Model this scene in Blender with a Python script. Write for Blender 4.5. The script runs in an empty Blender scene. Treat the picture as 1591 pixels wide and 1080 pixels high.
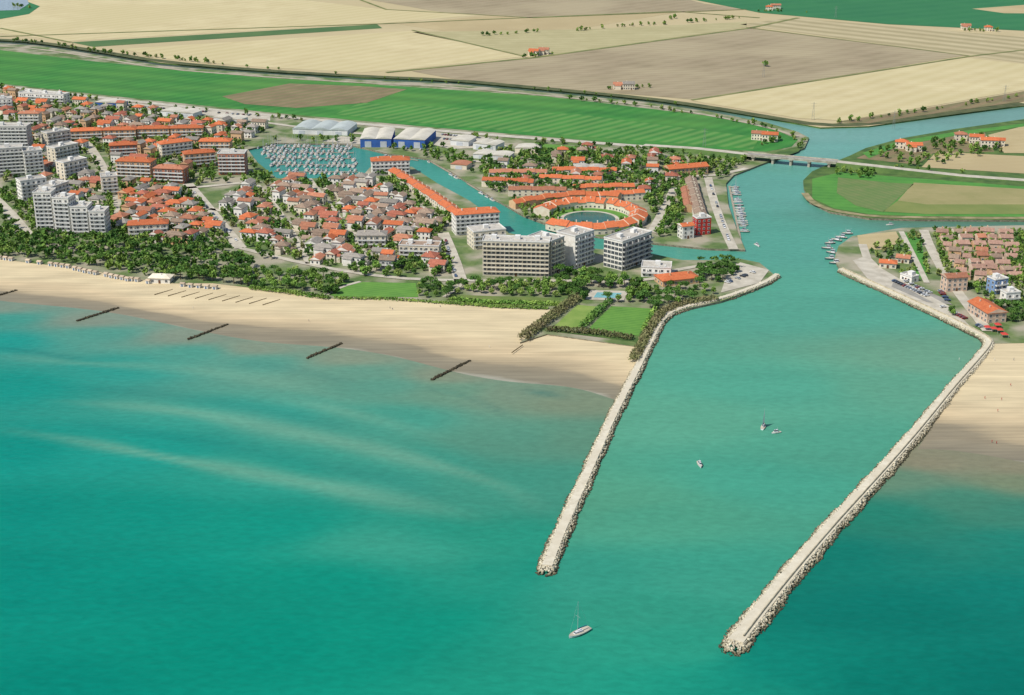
import bpy, math, random
import numpy as np
from mathutils import Vector, Matrix
from mathutils.geometry import tessellate_polygon
random.seed(7); RNG=np.random.default_rng(7)
SC=bpy.context.scene; COL=SC.collection
H=300.0; PITCH=math.radians(20.8); F=1591*50/36
def G(px,py,z=0.0):
    u=(px-795.5)/F; v=(540-py)/F
    dx=u; dy=math.cos(PITCH)+v*math.sin(PITCH); dz=-math.sin(PITCH)+v*math.cos(PITCH)
    t=(z-H)/dz
    return (dx*t,dy*t)
LZ=1.5
def P(l,z=LZ): return [G(a,b,z) for a,b in l]
# ------------------------------------------------------------ materials
def lin(c,k=0.85):
    o=[]
    for x in c:
        x/=255.0
        o.append((x/12.92 if x<=0.04045 else ((x+0.055)/1.055)**2.4)*k)
    return (*o,1.0)
MATS={}
def M(name,col,col2=None,scale=0.2,rough=0.85,bump=0.0,stripe=None,rnd=0.0,k=0.85,det=4,spec=0.3,big=None,contrast=(0.35,0.65),metal=0.0):
    if name in MATS: return MATS[name]
    m=bpy.data.materials.new(name); m.use_nodes=True; n=m.node_tree.nodes; l=m.node_tree.links
    b=n['Principled BSDF']; b.inputs['Roughness'].default_value=rough; b.inputs['Specular IOR Level'].default_value=spec
    b.inputs['Metallic'].default_value=metal
    tc=n.new('ShaderNodeTexCoord')
    nz=n.new('ShaderNodeTexNoise'); nz.inputs['Scale'].default_value=scale; nz.inputs['Detail'].default_value=det
    if det>=6: nz.inputs['Detail'].default_value=9; nz.inputs['Roughness'].default_value=.68
    l.new(tc.outputs['Object'],nz.inputs['Vector'])
    mr=n.new('ShaderNodeMapRange'); mr.inputs[1].default_value=contrast[0]; mr.inputs[2].default_value=contrast[1]
    l.new(nz.outputs[0],mr.inputs[0])
    mx=n.new('ShaderNodeMix'); mx.data_type='RGBA'
    mx.inputs[6].default_value=lin(col,k); mx.inputs[7].default_value=lin(col2 or tuple(x*0.88 for x in col),k)
    l.new(mr.outputs[0],mx.inputs[0]); out=mx.outputs[2]
    if big:
        nb=n.new('ShaderNodeTexNoise'); nb.inputs['Scale'].default_value=big[1]; nb.inputs['Detail'].default_value=3
        l.new(tc.outputs['Object'],nb.inputs['Vector'])
        mrb=n.new('ShaderNodeMapRange'); mrb.inputs[1].default_value=0.42; mrb.inputs[2].default_value=0.62
        l.new(nb.outputs[0],mrb.inputs[0])
        mb=n.new('ShaderNodeMix'); mb.data_type='RGBA'; l.new(mrb.outputs[0],mb.inputs[0]); l.new(out,mb.inputs[6]); mb.inputs[7].default_value=lin(big[0],k); out=mb.outputs[2]
    for st in (stripe or []):
        ang,per,sc,amt=st
        mp=n.new('ShaderNodeMapping'); mp.inputs['Rotation'].default_value=(0,0,-math.radians(ang)); l.new(tc.outputs['Object'],mp.inputs[0])
        w=n.new('ShaderNodeTexWave'); w.bands_direction='Y'; w.inputs['Scale'].default_value=0.314/per; w.inputs['Distortion'].default_value=1.2; w.inputs['Detail'].default_value=2; w.inputs['Detail Scale'].default_value=0.4
        l.new(mp.outputs[0],w.inputs['Vector'])
        mm=n.new('ShaderNodeMath'); mm.operation='MULTIPLY'; mm.inputs[1].default_value=amt; l.new(w.outputs['Fac'],mm.inputs[0])
        m2=n.new('ShaderNodeMix'); m2.data_type='RGBA'; l.new(mm.outputs[0],m2.inputs[0]); l.new(out,m2.inputs[6]); m2.inputs[7].default_value=lin(sc,k); out=m2.outputs[2]
    if rnd>0:
        oi=n.new('ShaderNodeObjectInfo'); mr2=n.new('ShaderNodeMapRange'); mr2.inputs[3].default_value=1-rnd; mr2.inputs[4].default_value=1+rnd
        l.new(oi.outputs['Random'],mr2.inputs[0])
        hs=n.new('ShaderNodeHueSaturation'); l.new(out,hs.inputs['Color']); l.new(mr2.outputs[0],hs.inputs['Value'])
        out=hs.outputs[0]
    l.new(out,b.inputs['Base Color'])
    MATS[name]=m; return m
# ------------------------------------------------------------ mesh helpers
class MB:
    def __init__(s): s.v=[];s.f=[];s.m=[]
    def quad(s,a,b,c,d,m=0):
        i=len(s.v); s.v+= [a,b,c,d]; s.f.append((i,i+1,i+2,i+3)); s.m.append(m)
    def tri(s,a,b,c,m=0):
        i=len(s.v); s.v+=[a,b,c]; s.f.append((i,i+1,i+2)); s.m.append(m)
    def box(s,x0,y0,z0,x1,y1,z1,m=0):
        i=len(s.v); s.v+=[(x0,y0,z0),(x1,y0,z0),(x1,y1,z0),(x0,y1,z0),(x0,y0,z1),(x1,y0,z1),(x1,y1,z1),(x0,y1,z1)]
        fs=[(0,1,5,4),(1,2,6,5),(2,3,7,6),(3,0,4,7),(4,5,6,7),(3,2,1,0)]
        for f in fs: s.f.append(tuple(i+k for k in f)); s.m.append(m)
    def cyl(s,x,y,z0,z1,r0,r1,n=8,m=0):
        i=len(s.v)
        for k in range(n):
            a=2*math.pi*k/n; s.v.append((x+r0*math.cos(a),y+r0*math.sin(a),z0))
        for k in range(n):
            a=2*math.pi*k/n; s.v.append((x+r1*math.cos(a),y+r1*math.sin(a),z1))
        for k in range(n):
            j=(k+1)%n; s.f.append((i+k,i+j,i+n+j,i+n+k)); s.m.append(m)
        s.f.append(tuple(i+n+k for k in range(n))); s.m.append(m)
    def tube(s,p,q,r0,r1,n=6,m=0):
        p=Vector(p);q=Vector(q);d=(q-p).normalized(); a=d.orthogonal().normalized(); b=d.cross(a); i=len(s.v)
        for c,r in((p,r0),(q,r1)):
            for k in range(n):
                t=2*math.pi*k/n; s.v.append(tuple(c+a*math.cos(t)*r+b*math.sin(t)*r))
        for k in range(n):
            j=(k+1)%n; s.f.append((i+k,i+j,i+n+j,i+n+k)); s.m.append(m)
        s.f.append(tuple(i+n+k for k in range(n))); s.m.append(m)
    def mesh(s,name,mats):
        me=bpy.data.meshes.new(name); me.from_pydata(s.v,[],s.f)
        for x in mats: me.materials.append(x)
        me.polygons.foreach_set('material_index',s.m)
        me.update(); return me
def npmesh(name,V,Q,mats):
    me=bpy.data.meshes.new(name); V=np.asarray(V,dtype=np.float32); Q=np.asarray(Q,dtype=np.int32)
    me.vertices.add(len(V)); me.vertices.foreach_set('co',V.ravel())
    k=Q.shape[1]; me.loops.add(Q.size); me.loops.foreach_set('vertex_index',Q.ravel())
    me.polygons.add(len(Q)); me.polygons.foreach_set('loop_start',np.arange(0,Q.size,k,dtype=np.int32))
    for x in mats: me.materials.append(x)
    me.update(calc_edges=True); me.validate(); return me
def O(name,me,loc=(0,0,0),rz=0,parent=None,label=None,category=None,kind=None,group=None,scale=None):
    o=bpy.data.objects.new(name,me); o.location=loc; o.rotation_euler=(0,0,rz)
    if scale is not None: o.scale=scale
    if parent is not None: o.parent=parent
    if label: o['label']=label
    if category: o['category']=category
    if kind: o['kind']=kind
    if group: o['group']=group
    COL.objects.link(o); return o
def resample(pts,step):
    out=[pts[0]]
    for a,b in zip(pts[:-1],pts[1:]):
        d=math.dist(a,b); n=max(1,int(round(d/step)))
        for i in range(1,n+1): out.append(tuple(a[k]+(b[k]-a[k])*i/n for k in range(len(a))))
    return out
def smooth(pts,it=2):
    for _ in range(it):
        q=[pts[0]]
        for a,b in zip(pts[:-1],pts[1:]):
            q.append(tuple(a[k]*.75+b[k]*.25 for k in range(len(a)))); q.append(tuple(a[k]*.25+b[k]*.75 for k in range(len(a))))
        q.append(pts[-1]); pts=q
    return pts
def normals(pts):
    ns=[]
    for i in range(len(pts)):
        a=pts[max(0,i-1)]; b=pts[min(len(pts)-1,i+1)]
        dx,dy=b[0]-a[0],b[1]-a[1]; d=math.hypot(dx,dy) or 1; ns.append((-dy/d,dx/d))
    return ns
def sheet(name,pts,z,mat,skirt=0,label=None,cat=None,sidemat=None,kind='structure'):
    tr=tessellate_polygon([[Vector((x,y,0)) for x,y in pts]])
    area=sum(pts[i][0]*pts[(i+1)%len(pts)][1]-pts[(i+1)%len(pts)][0]*pts[i][1] for i in range(len(pts)))
    mb=MB(); mb.v=[(x,y,z) for x,y in pts]
    for t in tr:
        a,b,c=[pts[i] for i in t]
        if (b[0]-a[0])*(c[1]-a[1])-(b[1]-a[1])*(c[0]-a[0])<0: t=(t[0],t[2],t[1])
        mb.f.append(tuple(t)); mb.m.append(0)
    if skirt:
        n=len(pts)
        for i in range(n):
            a=pts[i];b=pts[(i+1)%n]
            if area<0: a,b=b,a
            mb.quad((a[0],a[1],z-skirt),(b[0],b[1],z-skirt),(b[0],b[1],z),(a[0],a[1],z),1)
    return O(name,mb.mesh(name,[mat,sidemat or mat]),label=label,category=cat,kind=kind)
def strip(name,pts,width,z,mat,kind='structure',label=None,cat=None,sm=1):
    if sm: pts=smooth(pts,sm)
    ns=normals(pts); mb=MB()
    zz=[p[2] if len(p)>2 else z for p in pts]
    for i in range(len(pts)):
        x,y=pts[i][:2]; nx,ny=ns[i]; w=width/2
        mb.v+=[(x-nx*w,y-ny*w,zz[i]),(x+nx*w,y+ny*w,zz[i])]
    for i in range(len(pts)-1): mb.f.append((2*i,2*i+2,2*i+3,2*i+1)); mb.m.append(0)
    return O(name,mb.mesh(name,[mat]),kind=kind,label=label,category=cat)
def inside(p,poly):
    x,y=p;c=False;j=len(poly)-1
    for i in range(len(poly)):
        xi,yi=poly[i];xj,yj=poly[j]
        if (yi>y)!=(yj>y) and x<(xj-xi)*(y-yi)/(yj-yi)+xi: c=not c
        j=i
    return c
def segd(p,a,b):
    dx,dy=b[0]-a[0],b[1]-a[1]; t=((p[0]-a[0])*dx+(p[1]-a[1])*dy)/(dx*dx+dy*dy+1e-9); t=max(0,min(1,t))
    return math.hypot(p[0]-a[0]-t*dx,p[1]-a[1]-t*dy)
OCC=[]; ROADS=[]
def free(p,r):
    for x,y,q in OCC:
        if abs(x-p[0])<q+r and abs(y-p[1])<q+r and (x-p[0])**2+(y-p[1])**2<(q+r)**2: return False
    for a,b,w in ROADS:
        if segd(p,a,b)<w+r: return False
    return True
def occpoly(pl,st=5,r=3.5):
    pw=P(pl); xs=[p[0] for p in pw];ys=[p[1] for p in pw]
    for x in np.arange(min(xs),max(xs),st):
        for y in np.arange(min(ys),max(ys),st):
            if inside((x,y),pw): OCC.append((x,y,r))
# ------------------------------------------------------------ camera, light
cam=bpy.data.cameras.new('camera'); cam.lens=50; cam.sensor_width=36; cam.clip_start=1; cam.clip_end=40000
co=bpy.data.objects.new('camera',cam); co.location=(0,0,H); co.rotation_euler=(math.pi/2-PITCH,0,0); COL.objects.link(co); SC.camera=co
tosun=Vector((-0.62,-0.45,0)).normalized(); EL=math.radians(52)
ts=Vector((tosun.x*math.cos(EL),tosun.y*math.cos(EL),math.sin(EL)))
sl=bpy.data.lights.new('sun','SUN'); sl.energy=4.6; sl.angle=math.radians(0.5); sl.color=(1,0.955,0.87)
so=bpy.data.objects.new('sun',sl); so.rotation_euler=(-ts).to_track_quat('-Z','Y').to_euler(); so.location=(-300,0,600); COL.objects.link(so)
w=bpy.data.worlds.new('World'); SC.world=w; w.use_nodes=True; wn=w.node_tree.nodes; bg=wn['Background']; sk=wn.new('ShaderNodeTexSky')
sk.sky_type='NISHITA'; sk.sun_disc=False; sk.sun_elevation=EL; sk.sun_rotation=math.atan2(tosun.x,tosun.y); w.node_tree.links.new(sk.outputs[0],bg.inputs[0]); bg.inputs[1].default_value=0.13
SC.view_settings.view_transform='Standard'; SC.view_settings.look='None'
# ------------------------------------------------------------ sea
LJ=smooth(P([(1207,430),(1192,441),(1160,454),(1120,468),(1065,480),(1035,491),(1019,515),(1003,550),(986,585),(970,615),(950,655),(930,700),(908,750),(885,800),(865,845),(849,888)],0),2)
RJ=smooth(P([(1306,422),(1345,440),(1385,458),(1435,481),(1490,507),(1535,530),(1538,540),(1510,572),(1476,610),(1440,655),(1400,702),(1345,763),(1290,823),(1235,887),(1185,948),(1140,1007)],0),2)
def make_sea():
    xs=np.concatenate([-np.geomspace(9000,760,14),np.arange(-700,701,4.0),np.geomspace(760,9000,14)])
    ys=np.concatenate([[60,200,300,360],np.arange(400,1010,4.0),np.arange(1015,1500,15),np.geomspace(1550,9000,14)])
    X,Y=np.meshgrid(xs,ys); n=X.size; x=X.ravel();y=Y.ravel()
    L=[(-300,470,60,150,132),(0,478,122,142,122),(0,496,62,148,130),(0,530,24,146,131),(0,600,14,143,126),(0,700,7,140,123),(0,800,5,137,119),(0,900,4,134,116),(0,1080,4,132,113),
     (150,498,130,144,124),(150,518,80,150,131),(200,570,42,149,132),(200,700,26,147,129),(200,800,11,141,121),(200,900,7,137,117),(300,522,130,144,123),(300,548,76,150,130),
     (400,540,130,144,121),(400,563,86,150,129),(400,640,54,152,132),(400,740,38,148,127),(400,820,16,144,122),(400,1000,6,136,114),
     (550,556,130,144,119),(550,578,98,148,125),(600,600,90,149,126),(600,650,68,149,127),(600,720,58,150,128),(600,850,34,148,124),(600,1000,12,142,118),(500,900,11,141,118),
     (700,584,130,141,116),(700,606,104,145,119),(800,610,118,141,116),(800,680,86,144,120),(800,760,62,144,121),(780,840,40,144,119),(900,622,122,138,111),(900,680,92,140,115),(860,760,66,141,118),(800,900,30,143,119),(700,1000,15,141,117),(780,1060,18,142,117),(1000,1070,28,145,120)]
    C=[(1000,800,76,155,126),(1050,650,90,161,132),(960,780,82,154,124),(1200,600,82,161,134),(1200,750,70,155,129),(1100,900,58,151,126),(1000,950,50,149,123),(1400,600,94,159,130),(1300,700,78,155,128),(1460,560,104,155,126),(1200,480,84,159,134),(1300,470,84,159,134),(1230,380,84,157,136),(1200,290,94,160,142),(1300,230,106,162,148),(1300,210,114,163,150),(1500,178,108,150,138),(1000,157,78,98,84),(400,110,74,90,78),(0,62,78,92,82),
       (1100,1060,30,145,120),(700,285,68,152,134),(480,250,64,142,130),(1550,346,86,126,104),(820,345,62,146,128),(900,900,52,148,124),(1050,1000,42,147,121)]
    R=[(1440,720,138,134,108),(1591,728,138,134,108),(1400,740,98,134,108),(1591,748,120,134,104),(1500,776,66,130,106),(1591,795,60,130,107),(1380,800,36,126,104),(1591,850,26,127,108),(1330,870,16,121,104),(1400,950,9,116,101),(1591,930,13,121,106),(1591,1060,6,113,99),(1250,1060,12,126,108),(1350,1060,7,117,101),(2200,760,60,128,106),(2200,1000,6,113,98),(1200,1075,22,137,115)]
    def idw(S):
        num=np.zeros((n,3));den=np.zeros(n)
        for a,b,r,g,bb in S:
            gx,gy=G(a,b); d2=(x-gx)**2*.5+((y-gy))**2*1.6+60; wt=1/d2**2.0
            num+=wt[:,None]*np.array(lin((r,g,bb),0.75)[:3]); den+=wt
        return num/den[:,None]
    cl,cc,cr=idw(L),idw(C),idw(R)
    def side(J,i0,tip):
        J2=[p for p in J if p[1]<i0]; e=J2[-1]; s=J2[-12]; d=(e[0]-s[0],e[1]-s[1]); k=math.hypot(*d); J2=J2+[(e[0]+d[0]/k*900,e[1]+d[1]/k*900)]
        jy=np.array([p[1] for p in J2]); jx=np.array([p[0] for p in J2]); o=np.argsort(jy); lx=np.interp(y,jy[o],jx[o])
        wd=np.where(y<tip,6+(tip-y)*0.7,3.0)
        return np.clip((x-lx)/wd*0.5+0.5,0,1)
    a=side(LJ,815,LJ[-1][1]); b=side(RJ,795,RJ[-1][1])
    a=np.where(y>900,1,a); b=np.where(y>860,0,b)
    a=a*a*(3-2*a); b=b*b*(3-2*b)
    col=cl*(1-a)[:,None]+cc*a[:,None]; col=col*(1-b)[:,None]+cr*b[:,None]
    def acc(LS,ends):
        o=np.zeros(n)
        for S,wd,st in LS:
            pts=smooth(P(S,0),2); d=np.full(n,1e9)
            for p,q in zip(pts[:-1],pts[1:]):
                dx,dy=q[0]-p[0],q[1]-p[1]; t=np.clip(((x-p[0])*dx+(y-p[1])*dy)/(dx*dx+dy*dy),0,1); d=np.minimum(d,np.hypot(x-p[0]-t*dx,y-p[1]-t*dy))
            e0,e1=pts[0],pts[-1]; ef=np.clip(np.hypot(x-e0[0],y-e0[1])/ends,0,1)*np.clip(np.hypot(x-e1[0],y-e1[1])/ends,0,1)
            w2=wd*(1+.4*np.sin(x*.031+y*.017)+.2*np.sin(x*.083))
            o=np.maximum(o,st*np.exp(-(d/w2)**2)*ef)
        return o
    mo=acc([([(-60,545),(120,566),(250,568),(420,590),(600,640)],6,.4),([(60,622),(200,630),(320,643),(460,672),(620,706),(780,752),(860,800)],6.5,.62),([(-20,664),(120,684),(260,712),(420,740),(600,774),(780,812)],6,.6),([(440,862),(560,842),(680,862),(750,885)],11,.42),([(300,603),(440,618),(560,645),(740,695)],5.5,.45),([(1430,860),(1500,850),(1620,835)],9,.25)],80)
    dk=acc([([(60,600),(250,610),(420,640),(560,668)],7,.2),([(100,655),(260,676),(420,705),(580,740),(700,775)],6,.2),([(-20,538),(60,548),(150,562)],3.5,.4),([(800,604),(850,612),(890,620)],3,.45),([(640,600),(720,612),(800,650)],5,.2),([(350,560),(470,575),(560,600)],5,.18)],15)
    lm=np.clip((1-a)+b,0,1); mo*=lm; dk*=lm
    col=col*(1-mo)[:,None]+np.array(lin((116,164,138),.78)[:3])*mo[:,None]
    col=col*(1-dk)[:,None]+np.array(lin((10,104,98),.8)[:3])*dk[:,None]
    V=np.stack([x,y,np.zeros(n)],1); nx=len(xs); ny=len(ys)
    I=np.arange(nx*ny).reshape(ny,nx); Q=np.stack([I[:-1,:-1],I[:-1,1:],I[1:,1:],I[1:,:-1]],-1).reshape(-1,4)
    m=bpy.data.materials.new('sea_water'); m.use_nodes=True; N=m.node_tree.nodes;l=m.node_tree.links;bs=N['Principled BSDF']
    at=N.new('ShaderNodeAttribute'); at.attribute_name='turbidity'
    tc=N.new('ShaderNodeTexCoord'); 
    def noise(sc,rot,stretch,det=5):
        mp=N.new('ShaderNodeMapping'); mp.inputs['Rotation'].default_value=(0,0,rot); mp.inputs['Scale'].default_value=(stretch,1,1); l.new(tc.outputs['Object'],mp.inputs[0])
        z=N.new('ShaderNodeTexNoise'); z.inputs['Scale'].default_value=sc; z.inputs['Detail'].default_value=det; z.inputs['Distortion'].default_value=0.4; l.new(mp.outputs[0],z.inputs['Vector']); return z.outputs[0]
    def mr(s,a,b,c,d):
        q=N.new('ShaderNodeMapRange'); q.inputs[1].default_value=a;q.inputs[2].default_value=b;q.inputs[3].default_value=c;q.inputs[4].default_value=d; l.new(s,q.inputs[0]); return q.outputs[0]
    f1=mr(noise(0.03,math.radians(16),0.22),0.3,0.7,0.94,1.06); f2=mr(noise(0.35,math.radians(20),0.5,8),0.3,0.7,0.91,1.09); f3=mr(noise(0.009,0.3,0.6),0.3,0.7,0.97,1.03)
    mu=N.new('ShaderNodeMath');mu.operation='MULTIPLY';l.new(f1,mu.inputs[0]);l.new(f2,mu.inputs[1])
    mu2=N.new('ShaderNodeMath');mu2.operation='MULTIPLY';l.new(mu.outputs[0],mu2.inputs[0]);l.new(f3,mu2.inputs[1])
    vm=N.new('ShaderNodeVectorMath');vm.operation='SCALE';l.new(at.outputs['Color'],vm.inputs[0]);l.new(mu2.outputs[0],vm.inputs['Scale'])
    l.new(vm.outputs[0],bs.inputs['Base Color']); bs.inputs['Roughness'].default_value=0.28; bs.inputs['IOR'].default_value=1.33; bs.inputs['Specular IOR Level'].default_value=0.08
    bp=N.new('ShaderNodeBump'); bp.inputs['Strength'].default_value=0.4; bp.inputs['Distance'].default_value=0.45; l.new(noise(0.35,math.radians(-25),0.5,8),bp.inputs['Height']); l.new(bp.outputs[0],bs.inputs['Normal'])
    me=npmesh('sea',V,Q,[m]); ca=me.color_attributes.new('turbidity','FLOAT_COLOR','POINT')
    ca.data.foreach_set('color',np.concatenate([col,np.ones((n,1))],1).astype(np.float32).ravel())
    O('sea',me,kind='structure')
make_sea()
# ------------------------------------------------------------ land
m_land=M('town_ground',(112,130,76),(88,114,60),scale=0.09,big=((172,164,142),0.035),k=.78,contrast=(.4,.58),det=6)
m_soil=M('dry_soil',(208,192,150),(190,174,132),scale=0.01,big=((198,182,140),0.004),det=6,k=.74)
m_quay=M('quay_stone',(150,142,122),(105,98,80),scale=0.6)
m_green=M('wheat_green',(62,144,56),(48,120,48),scale=0.03,stripe=[(48,16,(92,160,72),0.4),(-20,45,(42,108,46),0.4)],det=6,k=.72,big=((88,144,62),.006))
m_green2=M('meadow_green',(92,154,62),(70,130,54),scale=0.04,stripe=[(-8,9,(102,162,74),0.3)],k=.74,det=6)
m_gteal=M('crop_teal_green',(42,116,72),(54,128,76),scale=0.01,stripe=[(30,40,(64,132,84),0.35)],k=.72,det=6)
m_dkg=M('verge_grass',(98,124,62),(66,96,46),scale=0.08,k=.76)
m_lawn=M('lawn_grass',(106,156,62),(86,136,54),scale=0.08,k=.74,stripe=[(20,4,(122,166,78),0.4)],det=6)
m_brown=M('ploughed_soil',(152,134,100),(130,112,84),scale=0.03,stripe=[(48,14,(108,120,72),0.45)],det=6,k=.76)
A_town=[(-700,46),(-200,58),(0,67),(60,71),(150,85),(250,102),(400,114),(560,124),(700,130),(850,144),(1000,158),(1100,173),(1190,190),(1240,205),(1257,214),(1250,230),(1215,243),(1178,257),(1140,272),(1128,285),(1132,320),(1146,360),(1158,388),
 (1100,386),(1020,378),(900,364),(855,350),(812,334),(762,305),(722,280),(700,266),(665,247),(600,238),(575,232),(540,224),(430,222),(385,232),(400,252),(430,277),(560,277),(575,260),(640,259),(680,285),(730,312),(775,345),(790,362),(850,374),(900,384),(1015,395),(1060,404),(1100,404),(1150,402),(1180,408),
 (1207,430),(1192,441),(1160,454),(1120,468),(1065,480),(1035,491),(1019,515),(1003,545),(985,538),(850,519),(808,532),(882,476),(850,481),(770,478),(700,472),(600,464),(520,464),(430,452),(390,447),(330,440),(260,440),(200,431),(110,414),(60,410),(0,402),(-200,380),(-700,320)]
sheet('ground',P(A_town),LZ,m_land,skirt=3,sidemat=m_quay)
N_land=P([(-700,41.5),(-200,54),(0,62.5),(60,66.5),(150,80),(250,97.5),(400,110),(560,120),(700,125.5),(850,139.5),(1000,153.5),(1100,168),(1200,185),(1275,198),(1350,196),(1430,185),(1500,175),(1591,164),(2300,70)])+[(9000,3000),(9000,12000),(-9000,12000),(-9000,2500)]
sheet('ground',N_land,LZ,m_soil,skirt=3,sidemat=m_dkg)
RLN=P([(1249,292),(1248,280),(1262,266),(1290,254),(1320,242),(1345,230),(1400,215),(1480,201),(1591,185),(2300,92),(2600,330),(1591,342),(1420,341),(1350,339),(1290,329),(1258,314)])
sheet('ground',RLN,LZ,m_dkg,skirt=3,sidemat=m_quay)
RLS=P([(1308,424),(1296,402),(1303,382),(1324,367),(1400,354),(1591,350),(2600,345),(2600,540),(1591,533),(1542,534),(1530,528),(1490,507),(1435,481),(1385,458),(1345,440)])
sheet('ground',RLS,LZ,m_land,skirt=3,sidemat=m_quay)
m_earth=M('river_bank_earth',(165,150,115),(110,112,70),scale=0.1)
strip('path',P([(1250,300),(1262,315),(1292,327),(1350,336),(1420,338),(1591,339),(2300,335)]),6,LZ+.15,m_earth)
strip('path',P([(0,72),(60,76),(150,90),(250,107),(400,119),(560,129),(700,135),(850,149),(1000,163),(1100,179),(1190,197),(1240,213)]),5,LZ+.3,M('bank_road',(188,178,156),(160,150,128),scale=.1))
strip('path',P([(-200,53),(0,61.5),(60,65.5),(150,79),(250,96),(400,109),(560,118.5),(700,124),(850,138),(1000,152),(1100,166),(1200,183),(1275,195),(1350,193),(1430,182),(1591,161)]),14,LZ+.2,M('reed_bank',(96,100,64),(70,80,48),scale=.08))
def field(pts,mat,z=LZ+.1,name='field'): return sheet(name,P(pts),z,mat)
field([(-700,56),(0,78),(150,96),(400,120),(560,130),(850,150),(1100,180),(1200,200),(1240,217),(1230,228),(1190,236),(1100,231),(1000,226),(850,213),(650,196),(400,173),(200,152),(0,130),(-700,80)],m_green)
field([(345,150),(450,130),(560,134),(632,139),(570,160),(460,168),(380,162)],m_brown,LZ+.2)
field([(560,160),(900,178),(1180,214),(1170,232),(900,212),(700,196),(520,178)],M('stubble_green',(70,144,58),(54,122,50),scale=0.03,stripe=[(48,13,(124,164,88),0.6)],k=.73,det=6),LZ+.2)
m_pale=M('pale_soil',(218,204,158),(200,184,138),scale=0.02,stripe=[(-5,14,(196,180,134),0.3),(48,22,(226,214,172),.25)],k=.76,det=6,big=((204,190,142),0.006))
m_beige=M('beige_soil',(204,186,142),(188,170,126),scale=0.02,stripe=[(10,12,(182,164,120),0.3)],det=6,k=.74,big=((186,168,126),0.006))
m_gbrown=M('grey_brown_soil',(172,156,126),(150,136,106),scale=0.02,stripe=[(14,14,(142,128,98),0.35),(44,24,(184,170,138),.3)],det=6,k=.74,big=((184,170,136),0.006))
m_strip=M('striped_crops',(204,190,152),(188,174,136),scale=0.02,stripe=[(-42,34,(140,132,92),0.65),(-42,8,(190,174,130),0.3)],k=.76,det=6)
m_pgreen=M('pale_stubble',(196,186,142),(178,168,124),scale=0.02,stripe=[(-5,16,(166,160,112),0.45)],k=.76,det=6)
field([(60,0),(300,-4),(470,0),(590,14),(760,22),(600,36),(105,64),(0,52),(-300,40),(-300,25)],m_pale)
field([(110,66),(586,38),(594,44),(145,73)],M('winter_grass',(76,112,64),(92,122,70),scale=0.02,k=.75),LZ+.2)
field([(190,76),(640,48),(812,88),(640,107),(560,113),(400,104),(260,92)],m_pale,LZ+.15)
field([(575,0),(1050,-6),(1095,6),(1160,14),(820,28),(690,20)],m_gbrown,LZ+.15)
field([(760,24),(1060,18),(900,45),(700,50),(620,38)],m_beige,LZ+.12)
field([(640,50),(900,46),(1160,34),(1160,42),(880,84),(815,86)],m_pgreen,LZ+.15)
field([(640,111),(830,90),(1160,44),(1500,86),(1080,155),(850,136),(700,122)],m_gbrown,LZ+.2)
field([(1075,157),(1500,90),(1591,100),(1720,115),(1591,140),(1430,168),(1310,188),(1240,184)],m_pale,LZ+.25)
field([(1150,38),(1230,28),(1591,58),(1800,80),(1800,110),(1591,98),(1500,86)],m_strip,LZ+.15)
field([(1060,-4),(1591,-8),(1900,-6),(1900,60),(1591,48),(1380,38),(1180,20)],m_gteal,LZ+.3)
field([(1510,14),(1591,8),(1700,10),(1700,22),(1560,21)],m_beige,LZ+.4)
field([(-200,4),(40,2),(62,10),(45,22),(0,30),(-200,34)],m_gteal,LZ+.3)
sheet('water',P([(-200,-6),(40,-6),(45,6),(30,16),(-200,22)]),LZ+.4,M('pond_water',(150,165,175),rough=.25))
field([(1300,190),(1430,170),(1591,142),(1591,158),(1500,170),(1430,180),(1350,192)],m_brown,LZ+.3)
m_marg=M('field_margin',(140,140,88),(104,116,64),scale=0.05)
for s,wd in [([(0,57),(600,37),(1050,18),(1180,28)],6),([(600,113),(830,90),(1165,44),(1240,28)],7),([(1075,156),(1505,88),(1591,78)],5),([(640,47),(815,88)],4),([(1160,43),(1505,87)],4),([(0,44),(110,66)],5),([(560,0),(600,15),(830,28),(1160,15)],5)]:
    strip('path',P(s),wd,LZ+.45,m_marg,sm=0)
field([(1262,278),(1305,268),(1591,290),(2200,330),(1591,337),(1420,336),(1350,333),(1296,324),(1262,308)],m_green2)
field([(1302,276),(1380,284),(1420,286),(1372,330),(1330,320),(1300,300)],M('market_garden',(104,132,70),(126,136,84),scale=0.08,stripe=[(-60,6,(84,118,62),0.3)],k=.76,det=6),LZ+.2)
field([(1420,284),(1591,294),(1800,304),(1800,320),(1591,318),(1440,318),(1395,312)],M('olive_field',(172,160,112),(150,146,94),scale=0.03,stripe=[(5,8,(158,152,100),0.4)],k=.74,det=6),LZ+.2)
field([(1395,312),(1440,318),(1591,318),(1800,320),(1800,332),(1591,333),(1440,333),(1372,329)],M('olive_grass',(136,144,80),(118,134,70),scale=0.03,k=.74,det=6),LZ+.2)
field([(1455,236),(1591,243),(1800,250),(1800,275),(1591,270),(1432,260)],m_beige,LZ+.2)
field([(1535,210),(1591,196),(1800,170),(1800,240),(1560,238)],m_beige,LZ+.2)
field([(1330,246),(1390,222),(1480,206),(1530,206),(1545,236),(1450,238),(1425,256)],m_brown,LZ+.12)
field([(1340,238),(1400,219),(1480,206),(1591,192),(1591,197),(1480,212),(1400,226),(1350,246)],m_green2,LZ+.22)
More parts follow.
